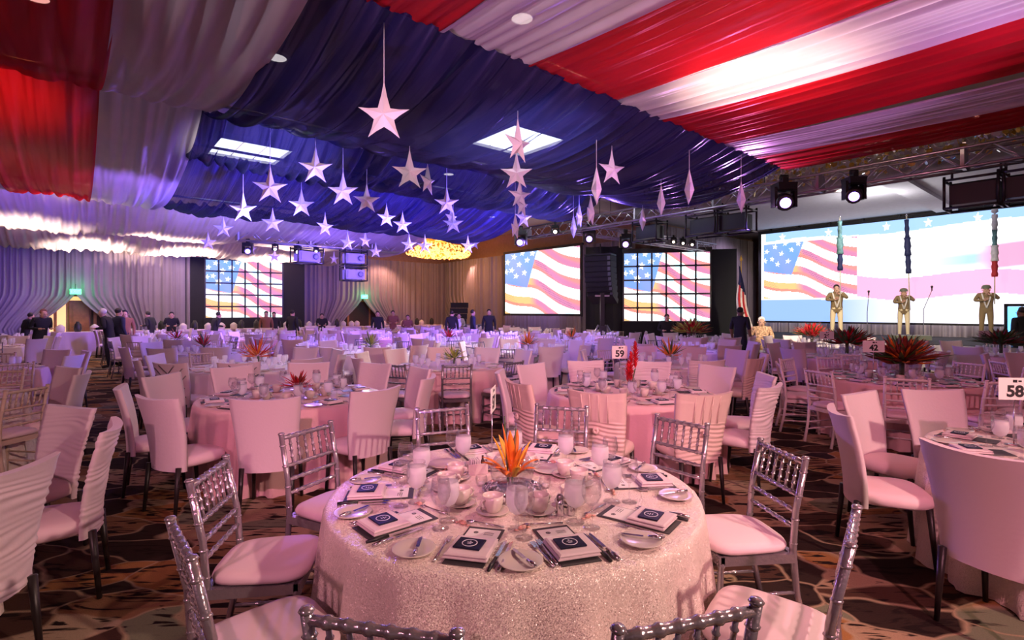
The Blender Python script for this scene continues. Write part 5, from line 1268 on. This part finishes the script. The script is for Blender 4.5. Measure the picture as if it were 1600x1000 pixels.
# ------------------------------------------------------------------ stage furniture
def mic(label, px, Y, h, lean):
    p = at(px, Y, SZ); t = thing('microphone_stand', label, 'microphone', p)
    obj('base', MB().lathe([(.14, 0), (.14, .02), (.02, .03)], 16), 'black_plastic', t); obj('pole', MB().tube([(0, 0, .02), (0, 0, h * .6)], .012, 8), 'grey_case', t)
    obj('boom', MB().tube([(0, 0, h * .6), (lean, 0, h)], .010, 8), 'grey_case', t); obj('microphone', MB().lathe([(.016, 0), (.02, .1), (.035, .12), (.035, .16), (.005, .18)], 10, (lean, 0, h - .02)), 'black_plastic', t)
mic('microphone stand right of the leftmost soldier', 1355, 17.6, 1.45, .05); mic('microphone stand with leaning boom between the middle and rightmost soldiers', 1443, 17.4, 1.6, .28)
p = at(1422, 15.7); t = thing('keyboard_stand', 'low dark platform on legs in front of the middle soldier', 'stand', p, R(-10))
obj('top', MB().box((0, 0, .86), (.95, .4, .14)), 'helmet', t)
for x in (-.3, .3): obj('leg', MB().tube([(x * .6, 0, .8), (x * 1.4, 0, 0)], .03, 6), 'black_plastic', t)
for px, w_ in ((1385, .7), (1460, .5)): 
    p = at(px, 16.0); tag(obj('floor_monitor', MB().box((0, 0, .35), (w_, .4, .7), 0, 0, .8), 'black_plastic', None, p, R(-20)), f'black floor monitor wedge {"left" if px < 1400 else "right"} of the low dark platform', 'loudspeaker')
p = at(1612, 13.6); t = thing('lectern_screen', 'dark-framed screen with glowing blue picture at the right edge', 'screen', p, R(-30))
obj('picture', MB().box((0, -.03, 1.28), (.95, .02, 1.0)), 'blue_neon', t); obj('frame', MB().box((-.5, 0, 1.28), (.07, .06, 1.1)).box((.5, 0, 1.28), (.07, .06, 1.1)).box((0, 0, 1.82), (1.07, .06, .07)).box((0, 0, .75), (1.07, .06, .07)), 'screen_frame', t)
for x in (-.45, .45): obj('leg', MB().tube([(x, 0, .02), (x, 0, .75)], .03, 6), 'black_plastic', t)
# pole flag
p = at(1158, 16.2); t = thing('flag_stand', 'national flag hanging on a pole left of the stage screen', 'flag', p)
obj('base', MB().lathe([(.18, 0), (.18, .04), (.03, .1)], 18), 'gold_glass', t); obj('pole', MB().tube([(0, 0, .05), (0, 0, 3.2)], .016, 8), 'gold_glass', t); obj('finial', MB().lathe([(.02, 0), (.05, .06), (.004, .2)], 10, (0, 0, 3.2)), 'gold_glass', t)
for k in range(11):
    P_ = []
    for i in range(13):
        z = 3.1 - i * .15; w_ = .03 + .018 * i; a0, a1 = k / 11, (k + 1) / 11; row = []
        for u in (a0, (a0 + a1) / 2, a1): row.append(((u - .5) * 2 * w_ + .012 * i - .05 + .03 * math.sin(i * .7), -.04 + .05 * math.sin(u * 22 + i * .2), z - .35 * u))
        P_.append(row)
    cut = 4
    if cut: obj('union_strip', MB().grid(P_[:cut + 1]), 'flag_navy', t)
    obj('stripe', MB().grid(P_[cut:]), 'flag_red' if k % 2 else 'flag_white', t)
# buffet along the far wall
def buffet(label, b0, b1):
    a = 24.9; t = thing('buffet_table', label, 'table', AB(a, (b0 + b1) / 2), RA, 'buffet tables along the far wall')
    L_ = b1 - b0; n = int(L_ / .06); P_ = []
    for z in (.03, .5, .86): P_.append([(-L_ / 2 + L_ * i / n, -.4 - .02 * math.sin(i * 1.3) * (1 - z), z) for i in range(n + 1)])
    obj('skirt', MB().grid(P_), 'white_cloth', t); obj('tabletop', MB().box((0, 0, .87), (L_, .84, .04)), 'white_cloth', t); obj('trestle', MB().box((0, 0, .43), (L_ - .1, .7, .82)), 'dark_room', t)
    return t
for k, (b0, b1) in enumerate(((-1.5, 1.6), (1.8, 6.4), (6.6, 11.2), (11.4, 15.5))):
    buffet(['white buffet table below the lit doorway', 'white buffet table before the small video wall', 'white buffet table below the dark doorway', 'white buffet table before the orange drapes'][k], b0, b1)
r = random.Random(12); urn = MB().lathe([(.1, 0), (.13, .03), (.14, .18), (.08, .24), (.02, .28)], 12).mesh('serving_urn', 'china'); jar = MB().lathe([(.09, 0), (.12, .1), (.1, .28), (.05, .34), (.05, .38)], 10).mesh('dark_jar', 'black_plastic')
k = 0; b = -1.3
while b < 15.2:
    if not (1.5 < b < 1.95 or 6.3 < b < 6.75 or 11.1 < b < 11.55):
        w_ = r.random() < .5; o = link('serving_urn' if w_ else 'dark_jar', urn if w_ else jar, None, AB(24.9 + r.uniform(-.2, .15), b, .891)); tag(o, f"{'white serving urn' if w_ else 'dark jar'} on the far buffet, {ORD[k]} piece from its left end", 'urn' if w_ else 'jar', 'serving pieces on the buffet'); k += 1
    b += r.uniform(.34, .55)
# narrow dark pennants on the orange drapes
for k, (px, y0, y1) in enumerate(((583, 440, 474), (592, 441, 470), (611, 437, 466))):
    Y = 29.6 + k * .35; p, q = pt(px, y0, Y), pt(px, y1, Y); tag(obj('wall_pennant', MB().box((0, 0, (p.z + q.z) / 2), (.13, .03, p.z - q.z)), 'dark_room', None, (p.x, p.y, 0), RA), f'narrow dark vertical strip on the orange drapes, {ORD[k]} from left', 'pennant', 'dark strips on the wall drapes')
bpy.context.view_layer.update()
print('OBJECTS', len(bpy.data.objects), 'chairs', nind, len(chairs), 'tables', len(TABLES), 'polys', sum(len(o.data.polygons) for o in bpy.data.objects if o.type == 'MESH'))
